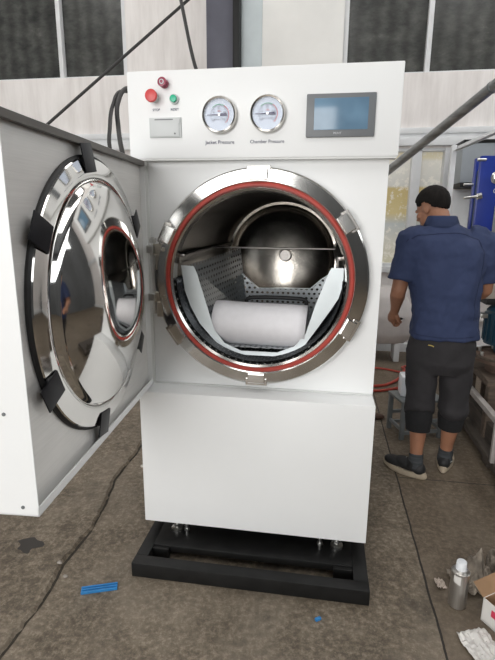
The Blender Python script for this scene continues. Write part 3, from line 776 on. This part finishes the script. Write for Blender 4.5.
# seams on the shirt back (shallow stitched ridges)
def on_back(x, z):      # y of the shirt back near (x, z)
    best = None
    for (c0, rx0, ry0), (c1, rx1, ry1) in zip(rings, rings[1:]):
        if c0[2] <= z <= c1[2]:
            t_ = (z-c0[2])/(c1[2]-c0[2]); cx_ = c0[0]+(c1[0]-c0[0])*t_; cy_ = c0[1]+(c1[1]-c0[1])*t_
            rx_ = rx0+(rx1-rx0)*t_; ry_ = ry0+(ry1-ry0)*t_
            u_ = min(.98, abs((x-cx_)/rx_)); c_ = u_**(1/.85); s_ = math.sqrt(max(0, 1-c_*c_))
            return cy_-ry_*s_**.85
    return -.12
def seam(name, pts, w=.004):
    mb = MB(); P = []
    for i in range(len(pts)-1):
        p0, p1, p2, p3 = [V(pts[min(max(i+o, 0), len(pts)-1)]) for o in (-1, 0, 1, 2)]
        for k in range(8):
            t_ = k/8; P.append(.5*((2*p1)+(p2-p0)*t_+(2*p0-5*p1+4*p2-p3)*t_*t_+(3*p1-p0-3*p2+p3)*t_**3))
    rows = []
    for i, p in enumerate(P):
        q = P[min(i+1, len(P)-1)]-P[max(i-1, 0)]; nn = V((-q.z, 0, q.x)).normalized()*w/2
        y = on_back(p.x, p.z)
        rows.append((mb.bm.verts.new((p.x+nn.x, y, p.z+nn.z)), mb.bm.verts.new((p.x-nn.x, y, p.z-nn.z))))
    for A, B in zip(rows, rows[1:]): mb.bm.faces.new((A[0], A[1], B[1], B[0]))
    o = mb.build(name, M['seam'], wk, recalc=False)
    w_ = o.modifiers.new('w', 'SHRINKWRAP'); w_.target = sho; w_.wrap_mode = 'OUTSIDE_SURFACE'; w_.offset = .0015
    o.modifiers.new('s', 'SOLIDIFY').thickness = .0012
seam('yoke_seam', [(-.235, 0, 1.375), (-.20, 0, 1.405), (-.12, 0, 1.420), (-.02, 0, 1.428), (.07, 0, 1.420), (.125, 0, 1.392)], .005)
seam('side_seam', [(.125, 0, 1.392), (.150, 0, 1.33), (.150, 0, 1.22), (.135, 0, 1.10), (.13, 0, .95)], .004)
seam('hem_stitch', [(-.165, 0, .872), (-.08, 0, .869), (.02, 0, .869), (.15, 0, .873)], .003)
# shoes
def shoe(A, ang_, lab=None):
    R = Matrix.Translation((A.x, A.y, 0)) @ Matrix.Rotation(ang_, 4, 'Z')       # local Y = toe direction
    s = MB(); n = 28; out = []
    for k in range(n):
        a = 2*PI*k/n; y = math.sin(a); x = math.cos(a)
        wd = .050-(.012 if y < 0 else 0)*abs(y)+.004*y
        out.append((x*wd+.006*max(0, y), y*.142+.068))
    rr = []
    for z, k_ in ((0.0, .93), (.006, 1.0), (.022, 1.03), (.034, .97)):
        rr.append([R @ V((x*k_, (y-.068)*k_+.068, z+(.012*max(0, (y-.15)/.06) if z < .01 else .006*max(0, (y-.12)/.08))-(0)+(.008 if y < 0 and z > .03 else 0))) for x, y in out])
    so = s.loft(rr)
    u = MB()
    u.ell((0, .125, .045), (.043, .080, .036)).ell((0, .06, .055), (.040, .085, .046)).ell((0, -.02, .055), (.038, .045, .042))
    u.tube([(0, .01, .05), (0, .0, .098)], [.046, .043], 16, 0)
    for v in u.bm.verts:
        if v.co.z < .026: v.co.z = .026
    bmesh.ops.transform(u.bm, matrix=R, verts=u.bm.verts)
    so2 = remesh(u.build('shoe', M['shoe'], wk), .005, 4)
    so.build('sole', M['sole'], so2)
    l = MB()
    for i in range(5):
        y = .055+.016*i; z = .097-.010*i
        l.tube([R @ V((-.018, y, z-.008)), R @ V((0, y+.004, z+.003)), R @ V((.018, y, z-.008))], .0028, 6)
    l.build('laces', simple('shoe_laces', (.3, .3, .28), .8), so2)
    st = MB().tube([R @ V((.042, .03, .045)), R @ V((.043, .0, .062)), R @ V((.038, -.035, .070))], .003, 6)
    st.build('reflective_trim', simple('shoe_reflective', (.4, .4, .38), .4), so2)
shoe(V((LA.x, LA.y, 0)), math.radians(52)); shoe(V((RA.x, RA.y, 0)), math.radians(-18))
for A, K in ((LA, LK), (RA, RK)):
    MB().tube([A-V((0, 0, .02)), A+V((0, 0, .02)), A.lerp(K, .15)], [.044, .041, .041], 20).build('sock', M['sock'], wk)
# a second person beside the machine, met only in the polished door
def copy_tree(o, parent=None, remap=None):
    remap = {} if remap is None else remap
    c = o.copy(); C.objects.link(c); c.parent = parent; remap[o] = c
    for ch in list(o.children): copy_tree(ch, c, remap)
    return c, remap
p2, mp = copy_tree(wk)
p2.location = (1.99, -.40, 0); p2.rotation_euler = (0, 0, math.radians(85))
p2['label'] = 'person in navy shirt standing beside the machine, seen mirrored in the polished door dome'
for c_ in mp.values():
    for m_ in c_.modifiers:
        if m_.type == 'SHRINKWRAP': m_.target = mp[sho]
# the small tool in his hand
t = thing('hand_tool', 'small dark tool held low in the left hand of the person in navy', 'tool', (PX-.225, PY+.20, .89))
MB().tube([(-.02, -.03, .015), (.03, .02, .005)], .007, 8, 0).build('grip', M['black_rubber'], t)
MB().cyl((.03, .02, .005), (.055, .045, .0), .003).build('blade', M['silver'], t)

# ------------------------------------------------------------ clutter behind the worker
st = thing('step_stool', 'low grey metal stool with open ladder-like sides behind the legs of the person', 'stool', (1.455, 1.40, 0), .30)
for sx in (-1, 1):
    for sy in (-1, 1):
        MB().box((sx*.14-.015, sy*.10-.012, 0), (sx*.14+.015, sy*.10+.012, .27), .002).build('leg', M['greyframe'], st)
for z in (.05, .13):
    MB().box((-.125, -.108, z-.012), (.125, -.092, z+.012), .002).build('rung', M['greyframe'], st)
    MB().box((-.125, .092, z-.012), (.125, .108, z+.012), .002).build('rung', M['greyframe'], st)
for sx in (-1, 1): MB().box((sx*.14-.008, -.088, .06), (sx*.14+.008, .088, .084), .002).build('side_rail', M['greyframe'], st)
MB().box((-.16, -.115, .268), (.16, .115, .285), .004).build('seat', M['greyframe'], st)
cn = thing('plastic_canister', 'white plastic canister standing on the low grey stool', 'canister', (1.435, 1.41, .285))
MB().box((-.10, -.07, 0), (.10, .07, .15), .02).build('canister_body', M['cap'], cn)
MB().cyl((.05, 0, .145), (.05, 0, .18), .025).build('lid', M['cap'], cn)
MB().tube([(-.06, 0, .145), (-.05, 0, .175), (.0, 0, .175), (.01, 0, .145)], .009, 8).build('handle', M['cap'], cn)

hA = MB().tube([(.1, 2.35, .013), (.9, 2.25, .013), (1.285, 2.33, .013), (1.42, 2.42, .013), (1.55, 2.62, .02), (1.605, 2.79, .038), (1.66, 2.98, .02), (2.2, 3.2, .013)], .013, 8, 8).build('air_hose', M['hose'])
tag(hA, 'red rubber hose curving across the floor, middle one behind the machine', 'hose', 'red rubber hoses on the floor')
hB = MB().tube([(.3, 2.13, .013), (1.0, 2.18, .013), (1.28, 2.20, .013), (1.50, 2.32, .013)], .012, 8, 8).build('air_hose', M['hose'])
tag(hB, 'short red hose end on the floor, nearest the machine', 'hose', 'red rubber hoses on the floor')
hC = MB().tube([(.2, 2.9, .012), (.9, 2.86, .012), (1.38, 2.88, .012), (1.7, 2.76, .012), (2.4, 2.85, .012)], .010, 8, 8).build('air_hose', M['hose'])
tag(hC, 'thin red hose lying on the floor nearest the wall', 'hose', 'red rubber hoses on the floor')
lu = MB().ell((1.215, 1.60, .022), (.065, .035, .024)).ell((1.17, 1.61, .03), (.04, .035, .03)).build('leather_scrap', M['brownlump'])
remesh(lu, .006, 3); tag(lu, 'small dark brown lump on the floor beside the lower right edge of the machine', 'scrap')
# pale wrapped bundle against the wall and its stand
bd = thing('wrapped_bundle', 'pale plastic-wrapped bundle leaning low against the wall under the window', 'bundle', (1.3, 3.3, 0))
b_ = MB().loft([ring((0, 0, .20), .38, .16, 0, 32), ring((0, 0, .30), .46, .2, 0, 32), ring((.02, 0, .5), .44, .2, 0, 32), ring((.0, .02, .7), .36, .16, 0, 32), ring((0, .04, .8), .2, .1, 0, 32)]).build('wrapping', M['sack'], bd)
remesh(b_, .02, 6)
for x in (-.3, .28): MB().box((x-.03, -.12, 0), (x+.03, .12, .21), .01).build('block', M['frame_white'], bd)

# ------------------------------------------------------------ plant on the right
# long timber skid on the floor
sk = thing('timber_skid', 'long dark timber skid low on the floor at the right edge', 'skid', (0, 0, 0))
MB().box((1.80, .35, .05), (2.35, 1.75, .10), .006).build('deck', M['woodold'], sk)
for y in (.45, 1.0, 1.6): MB().box((1.815, y-.05, 0), (2.34, y+.05, .05), .004).build('bearer', M['woodold'], sk)
rk = thing('steel_rail_frame', 'pale steel angle rail on short posts above the dark timber skid', 'rail', (0, 0, 0))
MB().box((1.78, .5, .350), (1.815, 1.55, .385), .002, Matrix()).build('rail', M['rail'], rk)
for y in (.83, 1.45, .55): MB().box((1.785, y-.012, .10), (1.81, y+.012, .350), .002).build('post', M['rail'], rk)
MB().box((1.86, .4, .10), (1.94, 1.6, .22), .004).build('inner_beam', M['woodold'], rk)
# timber stand
ts = thing('timber_stand', 'brown timber stand carrying the rusty round flange', 'stand', (0, 0, 0))
MB().box((1.83, 1.15, .46), (2.45, 1.75, .50), .004).build('top_board', M['timber2'], ts)
for x in (1.85, 1.98, 2.33):
    for y in (1.17, 1.65): MB().box((x, y, .10), (x+.07, y+.07, .46), .004).build('leg', M['timber2'], ts)
MB().box((1.93, 1.155, .30), (2.4, 1.18, .36), .003).build('brace', M['timber2'], ts)
# rusty flange drum
fd = thing('rusty_flange', 'rusty round flanged drum on the brown timber stand', 'flange', (2.02, 1.40, .50))
MB().lathe([(0, 0), (.13, 0), (.13, .07), (.21, .075), (.212, .105), (0, .105)], (0, 0, 0), (0, 0, 1), 48).build('drum', M['rust'], fd)
for k in range(8):
    a = 2*PI*k/8+.2; MB().cyl((.18*math.cos(a), .18*math.sin(a), .10), (.18*math.cos(a), .18*math.sin(a), .135), .012, seg=6).build('bolt', M['silver'], fd)
MB().lathe([(.205, .1), (.222, .1), (.222, .118), (.205, .118)], (0, 0, 0), (0, 0, 1), 48, True).build('rim', M['timber2'], fd)
# motor/pump
pp = thing('pump_motor', 'dark teal upright motor above the rusty flange', 'motor', (2.03, 1.50, .607))
MB().lathe([(0, .0), (.07, .0), (.07, .05), (.14, .06), (.14, .29), (.11, .325), (0, .325)], (0, 0, 0), (0, 0, 1), 32).build('motor_body', M['darkblue'], pp)
f = MB()
for k in range(20):
    a = 2*PI*k/20; f.box((.135, -.004, .08), (.152, .004, .27), 0, Matrix.Rotation(a, 4, 'Z'))
f.build('cooling_fins', M['darkblue'], pp)
MB().cyl((-.06, -.125, .0), (-.06, -.125, .07), .012).build('stud', M['silver'], pp)
MB().box((-.19, -.04, .24), (-.145, .02, .27), .004).build('bracket', M['silver'], pp)
# beige block and valves
bb = MB().box((1.84, 1.45, .98), (2.3, 1.85, 1.10), .01).build('insulation_block', M['beigeblock']); tag(bb, 'beige insulated block between the blue plate unit and the dark motor', 'block')
# blue plate heat exchanger
he = thing('heat_exchanger', 'deep blue plate heat exchanger with silver bolts at the right edge', 'heat exchanger', (0, 0, 0))
MB().box((1.862, 1.95, 1.10), (2.50, 1.99, 1.955), .012).build('front_plate', M['bluepaint'], he)
MB().box((1.868, 2.10, 1.10), (2.47, 2.14, 1.955), .012).build('rear_plate', M['bluepaint'], he)
pk = MB()
for k in range(8): pk.box((1.885, 1.995+.0125*k, 1.12), (2.42, 2.003+.0125*k, 1.86), .001)
pk.build('plate_pack', M['darkblue'], he)
k_ = MB().lathe([(0, .0), (.045, .0), (.045, .012), (.03, .02), (.03, .06), (.018, .065), (.018, .1), (0, .1)], (1.99, 1.95, 1.80), (-.35, -1, .0), 24); k_.build('bolt_boss', M['silver'], he)
for z in (1.66,):
    MB().cyl((1.77, 1.93, z-.005), (1.89, 1.93, z+.01), .010).cyl((1.86, 1.93, z+.004), (1.89, 1.93, z+.01), .024, seg=6).build('tie_bolt', M['silver'], he)
MB().cyl((1.80, 2.09, 1.76), (1.868, 2.09, 1.76), .010).build('tie_bolt', M['silver'], he)
MB().cyl((1.84, 1.95, 1.925), (1.90, 1.948, 1.925), .010).build('tie_bolt', M['silver'], he)
MB().box((1.995, 1.94, 1.25), (2.4, 1.951, 1.60), .004).build('opening_plate', M['greyframe'], he)
text('Q4', .05, M['ink_light'], he, Matrix.Translation((2.005, 1.948, 1.705)) @ FRONT, 'plate_lettering')
text('17', .04, M['ink_light'], he, Matrix.Translation((2.03, 1.948, 1.755)) @ FRONT, 'plate_lettering')
vl = thing('pipe_valve', 'pale steel pipe with brass valve between the blue plates and the beige block', 'valve', (2.05, 1.62, 1.13))
MB().cyl((-.2, 0, .04), (.3, 0, .04), .022).build('pipe', M['silver'], vl)
MB().cyl((-.05, 0, .04), (-.05, 0, .16), .018).ell((-.05, 0, .04), (.045, .04, .04)).build('valve_body', M['brass_steel'], vl)
MB().tube([(-.12, 0, .16), (-.05, 0, .17), (.05, 0, .15)], .009, 8).build('valve_handle', M['hose'], vl)
MB().cyl((-.1, 0, -.03), (-.1, 0, .03), .014).cyl((.05, 0, -.03), (.05, 0, .03), .014).build('support', M['rust'], vl)
stn = thing('equipment_stand', 'dark steel rack that carries the blue plate unit', 'stand', (0, 0, 0))
for x in (1.93, 2.42):
    for y in (1.93, 2.14): MB().box((x-.025, y-.025, .0), (x+.025, y+.025, 1.06), .002).build('upright', M['black_steel'], stn)
MB().box((1.80, 1.88, 1.06), (2.5, 2.18, 1.10), .004).build('shelf', M['black_steel'], stn)
MB().box((1.86, 1.45, .94), (2.35, 2.1, .98), .004).build('lower_shelf', M['black_steel'], stn)
for x in (1.90, 2.3): MB().box((x-.02, 1.8, .0), (x+.02, 1.84, .94), .002).build('upright', M['black_steel'], stn)

# slanting pipe, angle bar, grey cabinet, leaning panel
sp = thing('slanting_pipe', 'thick grey galvanised pipe slanting up to the right in front of the wall', 'pipe', (0, 0, 0))
A, B = V((.777, 3.68, 1.479)), V((2.85, -.262, 3.222))
MB().cyl(A, B, .036, seg=28).build('pipe', M['conduit'], sp)
MB().cyl((A.x, YW-.03, A.z), (A.x, YW, A.z), .07).build('wall_flange', M['conduit'], sp)
q1 = A.lerp(B, .50); dv = (B-A).normalized()
MB().cyl(q1-dv*.006, q1+dv*.006, .039, seg=28).build('pipe_joint', M['greyframe'], sp)
cp = thing('steel_column', 'grey steel column holding the slanting pipe beyond the right edge', 'column', (2.96, -.32, 0))
MB().box((-.05, -.05, 0), (.05, .05, 3.6), .004).build('column', M['greyframe'], cp)
MB().box((-.12, -.12, 0), (.12, .12, .015)).build('base_plate', M['greyframe'], cp)
ab = thing('angle_bar', 'pale grey steel angle bar rising to the right above the grey cabinet', 'bar', (0, 0, 0))
a, b_ = V((1.873, 2.86, 2.10)), V((2.16, 1.5, 2.20))
x_ = (b_-a).normalized()
MB().prism([a+V((0, 0, 0)), a+V((.045, 0, 0)), a+V((.045, 0, .045)), a+V((.04, 0, .045)), a+V((.04, 0, .005)), a+V((0, 0, .005))], b_-a).build('bar', M['frame_white'], ab, smooth=False)
MB().box((1.86, 2.84, 0), (1.905, 2.885, 2.15), .002).build('post', M['frame_white'], ab)
MB().box((2.14, 1.48, 1.955), (2.185, 1.52, 2.24), .002).build('bracket', M['frame_white'], ab)
MB().tube([a.lerp(b_, .62)+V((-.01, 0, -.01)), a.lerp(b_, .62)+V((-.01, 0, .05)), a.lerp(b_, .64)+V((.05, 0, .052)), a.lerp(b_, .66)+V((.05, 0, -.01))], .006, 6).build('wire_tie', M['silver'], ab)
gc = thing('wall_cabinet', 'grey sheet metal cabinet on the wall behind the blue plate unit', 'cabinet', (0, 0, 0))
MB().box((2.07, 3.3, 1.86), (3.0, YW-.07, 2.23), .004).build('cabinet_body', M['greysheet'], gc)
MB().box((2.07, 3.28, 1.815), (3.0, YW-.07, 1.858), .003).build('lower_rail', M['black_steel'], gc)
MB().box((2.07, 3.285, 2.232), (3.0, YW-.07, 2.26), .003).build('upper_rail', M['black_steel'], gc)
lp = thing('leaning_panel', 'white metal panel leaning on the wall behind the head of the person', 'panel', (0, 0, 0))
MB().box((2.07, 3.50, 0), (2.24, 3.52, 1.80), .003).build('sheet', M['frame_white'], lp)
MB().box((2.24, 3.48, 0), (2.27, 3.52, 1.80), .003).build('edge', M['lip'], lp)

# cables and hoses
k = MB().tube([(-3.3, .42, .02), (-2.2, .83, 1.10), (-1.089, 1.246, 2.116), (-.21, 1.574, 2.919), (1.2, 2.1, 4.2), (3.4, 2.9, HZ)], .010, 8, 6).build('overhead_cable', M['cable'])
tag(k, 'black cable slanting down to the left in front of the pale wall', 'cable')
k = MB().tube([(.06, 1.05, 2.034), (.04, 1.10, 2.2), (-.06, 1.161, 2.40), (-.193, 1.348, 2.83), (-.42, 1.7, 3.6), (-1.1, 2.7, HZ)], .011, 8, 6).build('supply_cable', M['cable'])
tag(k, 'black supply cable dropping steeply behind the top of the white machine', 'cable')
k = MB().tube([(.004, 1.2, 1.98), (-.20, .98, 2.15), (-.351, .75, 2.168), (-.362, .621, 2.07), (-.345, .53, 1.95), (-.318, .47, 1.80), (-.25, .55, 1.5), (.0, .8, 1.3)], .010, 8, 6).build('air_tube', M['cable'])
tag(k, 'black tube looping beside the top left corner of the machine, the outer loop', 'tube', 'black tubes beside the machine top')
k = MB().tube([(.004, 1.1, 1.98), (-.18, .90, 2.15), (-.315, .74, 2.18), (-.337, .627, 2.081), (-.330, .60, 1.96), (-.26, .48, 1.80), (-.2, .5, 1.55), (.0, .7, 1.35)], .012, 8, 6).build('air_tube', M['cable'])
tag(k, 'black tube looping beside the top left corner of the machine, the inner loop', 'tube', 'black tubes beside the machine top')

# ------------------------------------------------------------ foreground floor
cn = thing('spray_can', 'bare metal aerosol can with white cap standing on the floor', 'can', (1.348, -.215, 0))
MB().lathe([(0, .004), (.031, .0), (.034, .004), (.034, .145), (.033, .150), (.0345, .152), (.0345, .156), (.031, .158), (.026, .166), (0, .166)], (0, 0, 0), (0, 0, 1), 40).build('can_body', M['can'], cn)
MB().lathe([(0, .164), (.021, .164), (.0205, .168), (.019, .196), (.017, .199), (0, .199)], (0, 0, 0), (0, 0, 1), 32).build('cap', M['cap'], cn)
lb = MB()
for i in range(5):
    a0, a1 = -2.55+.16*i, -2.55+.16*(i+1)
    lb.bm.faces.new([lb.bm.verts.new((.0346*math.cos(a), .0346*math.sin(a), z)) for a, z in ((a0, .122-.002*i), (a1, .120-.002*i), (a1, .150), (a0, .150))])
lb.build('label', M['paper'], cn)
# carton
cb = thing('carton', 'open white printed carton with brown inside at the lower right corner', 'box', (1.590, -.322, 0), .585)
t = MB()
w_, d_, h_, th = .12, .13, .10, .003
t.box((-w_, -d_, 0), (w_, d_, th)).box((-w_, -d_, 0), (w_, -d_+th, h_)).box((-w_, d_-th, 0), (w_, d_, h_)).box((-w_, -d_, 0), (-w_+th, d_, h_)).box((w_-th, -d_, 0), (w_, d_, h_))
t.build('box_body', M['cardwhite'], cb, smooth=False)
t = MB()
t.box((-w_+th, -d_+th, th), (w_-th, -d_+th*1.5, h_)).box((-w_+th, d_-th*1.5, th), (w_-th, d_-th, h_)).box((-w_+th, -d_+th, th), (-w_+th*1.5, d_-th, h_)).box((w_-th*1.5, -d_+th, th), (w_-th, d_-th, h_))
t.build('lining', M['card'], cb, smooth=False)
MB().prism([(-w_, d_, h_), (w_, d_, h_), (w_-.01, d_+.055, h_+.022), (-w_+.01, d_+.055, h_+.022)], (0, .003, 0)).build('flap', M['card'], cb, smooth=False)
MB().prism([(w_, -d_, h_), (w_, d_, h_), (w_+.03, d_-.01, h_+.055), (w_+.03, -d_+.01, h_+.055)], (-.003, 0, 0)).build('flap', M['card'], cb, smooth=False)
MB().box((-.09, -d_-.0012, .055), (.08, -d_, .085)).build('red_print', M['cardred'], cb, smooth=False)
MB().box((-w_-.0012, -.10, .050), (-w_, .09, .078)).build('red_print', M['cardred'], cb, smooth=False)
text('AUTO', .022, M['cardwhite'], cb, Matrix.Translation((-w_-.0016, .02, .064)) @ Matrix.Rotation(-PI/2, 4, 'Z') @ FRONT, 'print_text')
# papers
def crumple(name, c, size, h, seed, mat, n=22, rz=0, amp=1.0, ramp_=None):
    mb = MB(); rows = []
    for i in range(n+1):
        row = []
        for j in range(n+1):
            u, v = i/n-.5, j/n-.5
            e = 1-.16*noise.noise((u*5+seed, v*5, 3))
            z = abs(noise.noise((u*4.5+seed, v*4.5, seed)))*h*1.6+abs(noise.noise((u*11+seed, v*11, 2)))*h*.6
            if ramp_: z += ramp_(u, v)
            row.append(mb.bm.verts.new((u*size[0]*e, v*size[1]*e, .004+max(0, z)*amp)))
        rows.append(row)
    for A, B in zip(rows, rows[1:]):
        for j in range(n): mb.bm.faces.new((A[j], A[j+1], B[j+1], B[j]))
    o = mb.build(name, mat, angle=25, recalc=False); o.location = c; o.rotation_euler = (0, 0, rz)
    o.modifiers.new('s', 'SOLIDIFY').thickness = .0015
    return o
tag(crumple('packing_paper', (1.385, -.425, 0), (.12, .16), .018, 3.1, M['paper'], 18, .35), 'white packing paper lying flat before the printed carton', 'paper')
tag(crumple('crumpled_paper', (1.452, -.07, 0), (.17, .15), .03, 1.7, M['crumple'], 26, .5, 1, lambda u, v: .13*math.exp(-((u-.05)/.25)**2-((v)/.30)**2)*(.8+.5*noise.noise((u*9, v*9, 5)))), 'grey brown crumpled paper standing in a peak behind the metal can', 'paper', 'crumpled grey brown papers')
tag(crumple('crumpled_paper', (1.60, -.02, 0), (.16, .18), .06, 5.2, M['crumple'], 24, -.3, 1), 'grey brown crumpled paper lying behind the carton at the right edge', 'paper', 'crumpled grey brown papers')
tag(crumple('paper_scrap', (1.305, -.12, 0), (.035, .05), .015, 8.2, simple('pale_scrap_paper', (.50, .42, .36), .8), 8, .2), 'small pale paper scrap left of the metal can', 'paper')
# blue strip
bs = thing('plastic_strip', 'blue grooved plastic strip lying on the floor beside the black base frame', 'strip', (-.094, -.378, 0), math.atan2(.05, .134))
MB().box((-.072, -.016, 0), (.072, .016, .006), .001).build('strip_body', M['bluestrip'], bs)
for y in (-.014, 0, .014): MB().box((-.072, y-.003, .005), (.072, y+.003, .012), .001).build('rib', M['bluestrip'], bs)
def lump(name, x, y, r, mat, label, cat, z=None):
    mb = MB().ell((0, 0, 0), (r, r*.75, r*.5), None, 14, 10)
    for v in mb.bm.verts: v.co *= 1+.35*noise.noise(v.co*(2.2/r)*.5+V((x*9, y*7, 0)))
    o = mb.build(name, mat); o.location = (x, y, r*.45 if z is None else z); return tag(o, label, cat, 'stone chips on the floor' if cat == 'stone' else None)
lump('stone_chip', -.352+.02, -.29+.02, .013, M['pebble'], 'upper of the pale stone chips beside the broken slab edge', 'stone', .012)
lump('stone_chip', -.268, -.335, .011, M['pebble'], 'lower right of the pale stone chips beside the broken slab edge', 'stone')
lump('chalk_fragment', -.30+.02, .60, .016, M['leaf'], 'tiny white fragment on the floor between the door bottom and the cabinet', 'fragment')
lump('stone_chip', .02, .05-.12, .012, M['pebble'], 'dark stone chip on the floor left of the black base frame', 'stone')
bt = MB().box((-.012, -.006, 0), (.012, .006, .010), .002).build('blue_fragment', M['bluestrip']); bt.location = (.80, -.385, 0); bt.rotation_euler = (0, 0, .6)
tag(bt, 'tiny blue plastic fragment in front of the black base frame', 'fragment')
pt = MB(); n = 26
pt.bm.faces.new([pt.bm.verts.new((-.53+.055*(1+.3*math.sin(3*a)+.2*math.cos(5*a))*math.cos(a), -.19+.05*(1+.2*math.sin(4*a))*math.sin(a), .0135)) for a in [2*PI*k/n for k in range(n)]])
tag(pt.build('tar_patch', simple('dark_stain', (.035, .030, .026), .6), smooth=False), 'dark tar patch on the raised slab beneath the open door', 'patch')

# ------------------------------------------------------------ light, sky, camera
w = bpy.data.worlds.new('sky'); bpy.context.scene.world = w; w.use_nodes = True
bg = w.node_tree.nodes['Background']; bg.inputs['Color'].default_value = (.92, .96, 1.0, 1); bg.inputs['Strength'].default_value = 1.0
def area(name, loc, target, sx, sy, power, col=(1, 1, 1)):
    l = bpy.data.lights.new(name, 'AREA'); l.shape = 'RECTANGLE'; l.size = sx; l.size_y = sy; l.energy = power; l.color = col
    o = bpy.data.objects.new(name, l); C.objects.link(o); o.location = loc
    o.rotation_euler = (V(target)-V(loc)).to_track_quat('-Z', 'Y').to_euler(); return o
area('daylight_through_gate', (-1.8, -7.7, 2.4), (0, 2, 1.5), 4.6, 4.2, 440, (1, .985, .96))

cam = bpy.data.cameras.new('camera'); co = bpy.data.objects.new('camera', cam); C.objects.link(co)
yaw, pitch, roll = -.1552, .2307, .0077
fv = V((math.sin(yaw)*math.cos(pitch), math.cos(yaw)*math.cos(pitch), -math.sin(pitch)))
rv = V((math.cos(yaw), -math.sin(yaw), 0)); uv_ = rv.cross(fv)
r2 = rv*math.cos(roll)+uv_*math.sin(roll); u2 = -rv*math.sin(roll)+uv_*math.cos(roll)
co.matrix_world = Matrix(((r2.x, u2.x, -fv.x, .7608), (r2.y, u2.y, -fv.y, -1.9385), (r2.z, u2.z, -fv.z, 1.5), (0, 0, 0, 1)))
cam.sensor_fit = 'VERTICAL'; cam.sensor_height = 24; cam.lens = 24*477.23/660; cam.clip_start = .02
sc = bpy.context.scene; sc.camera = co
vs = sc.view_settings; vs.view_transform = 'Standard'; vs.look = 'None'; vs.gamma = 1; vs.use_curve_mapping = False; vs.exposure = -0.13
sc.cycles.use_denoising = True; sc.cycles.max_bounces = 10
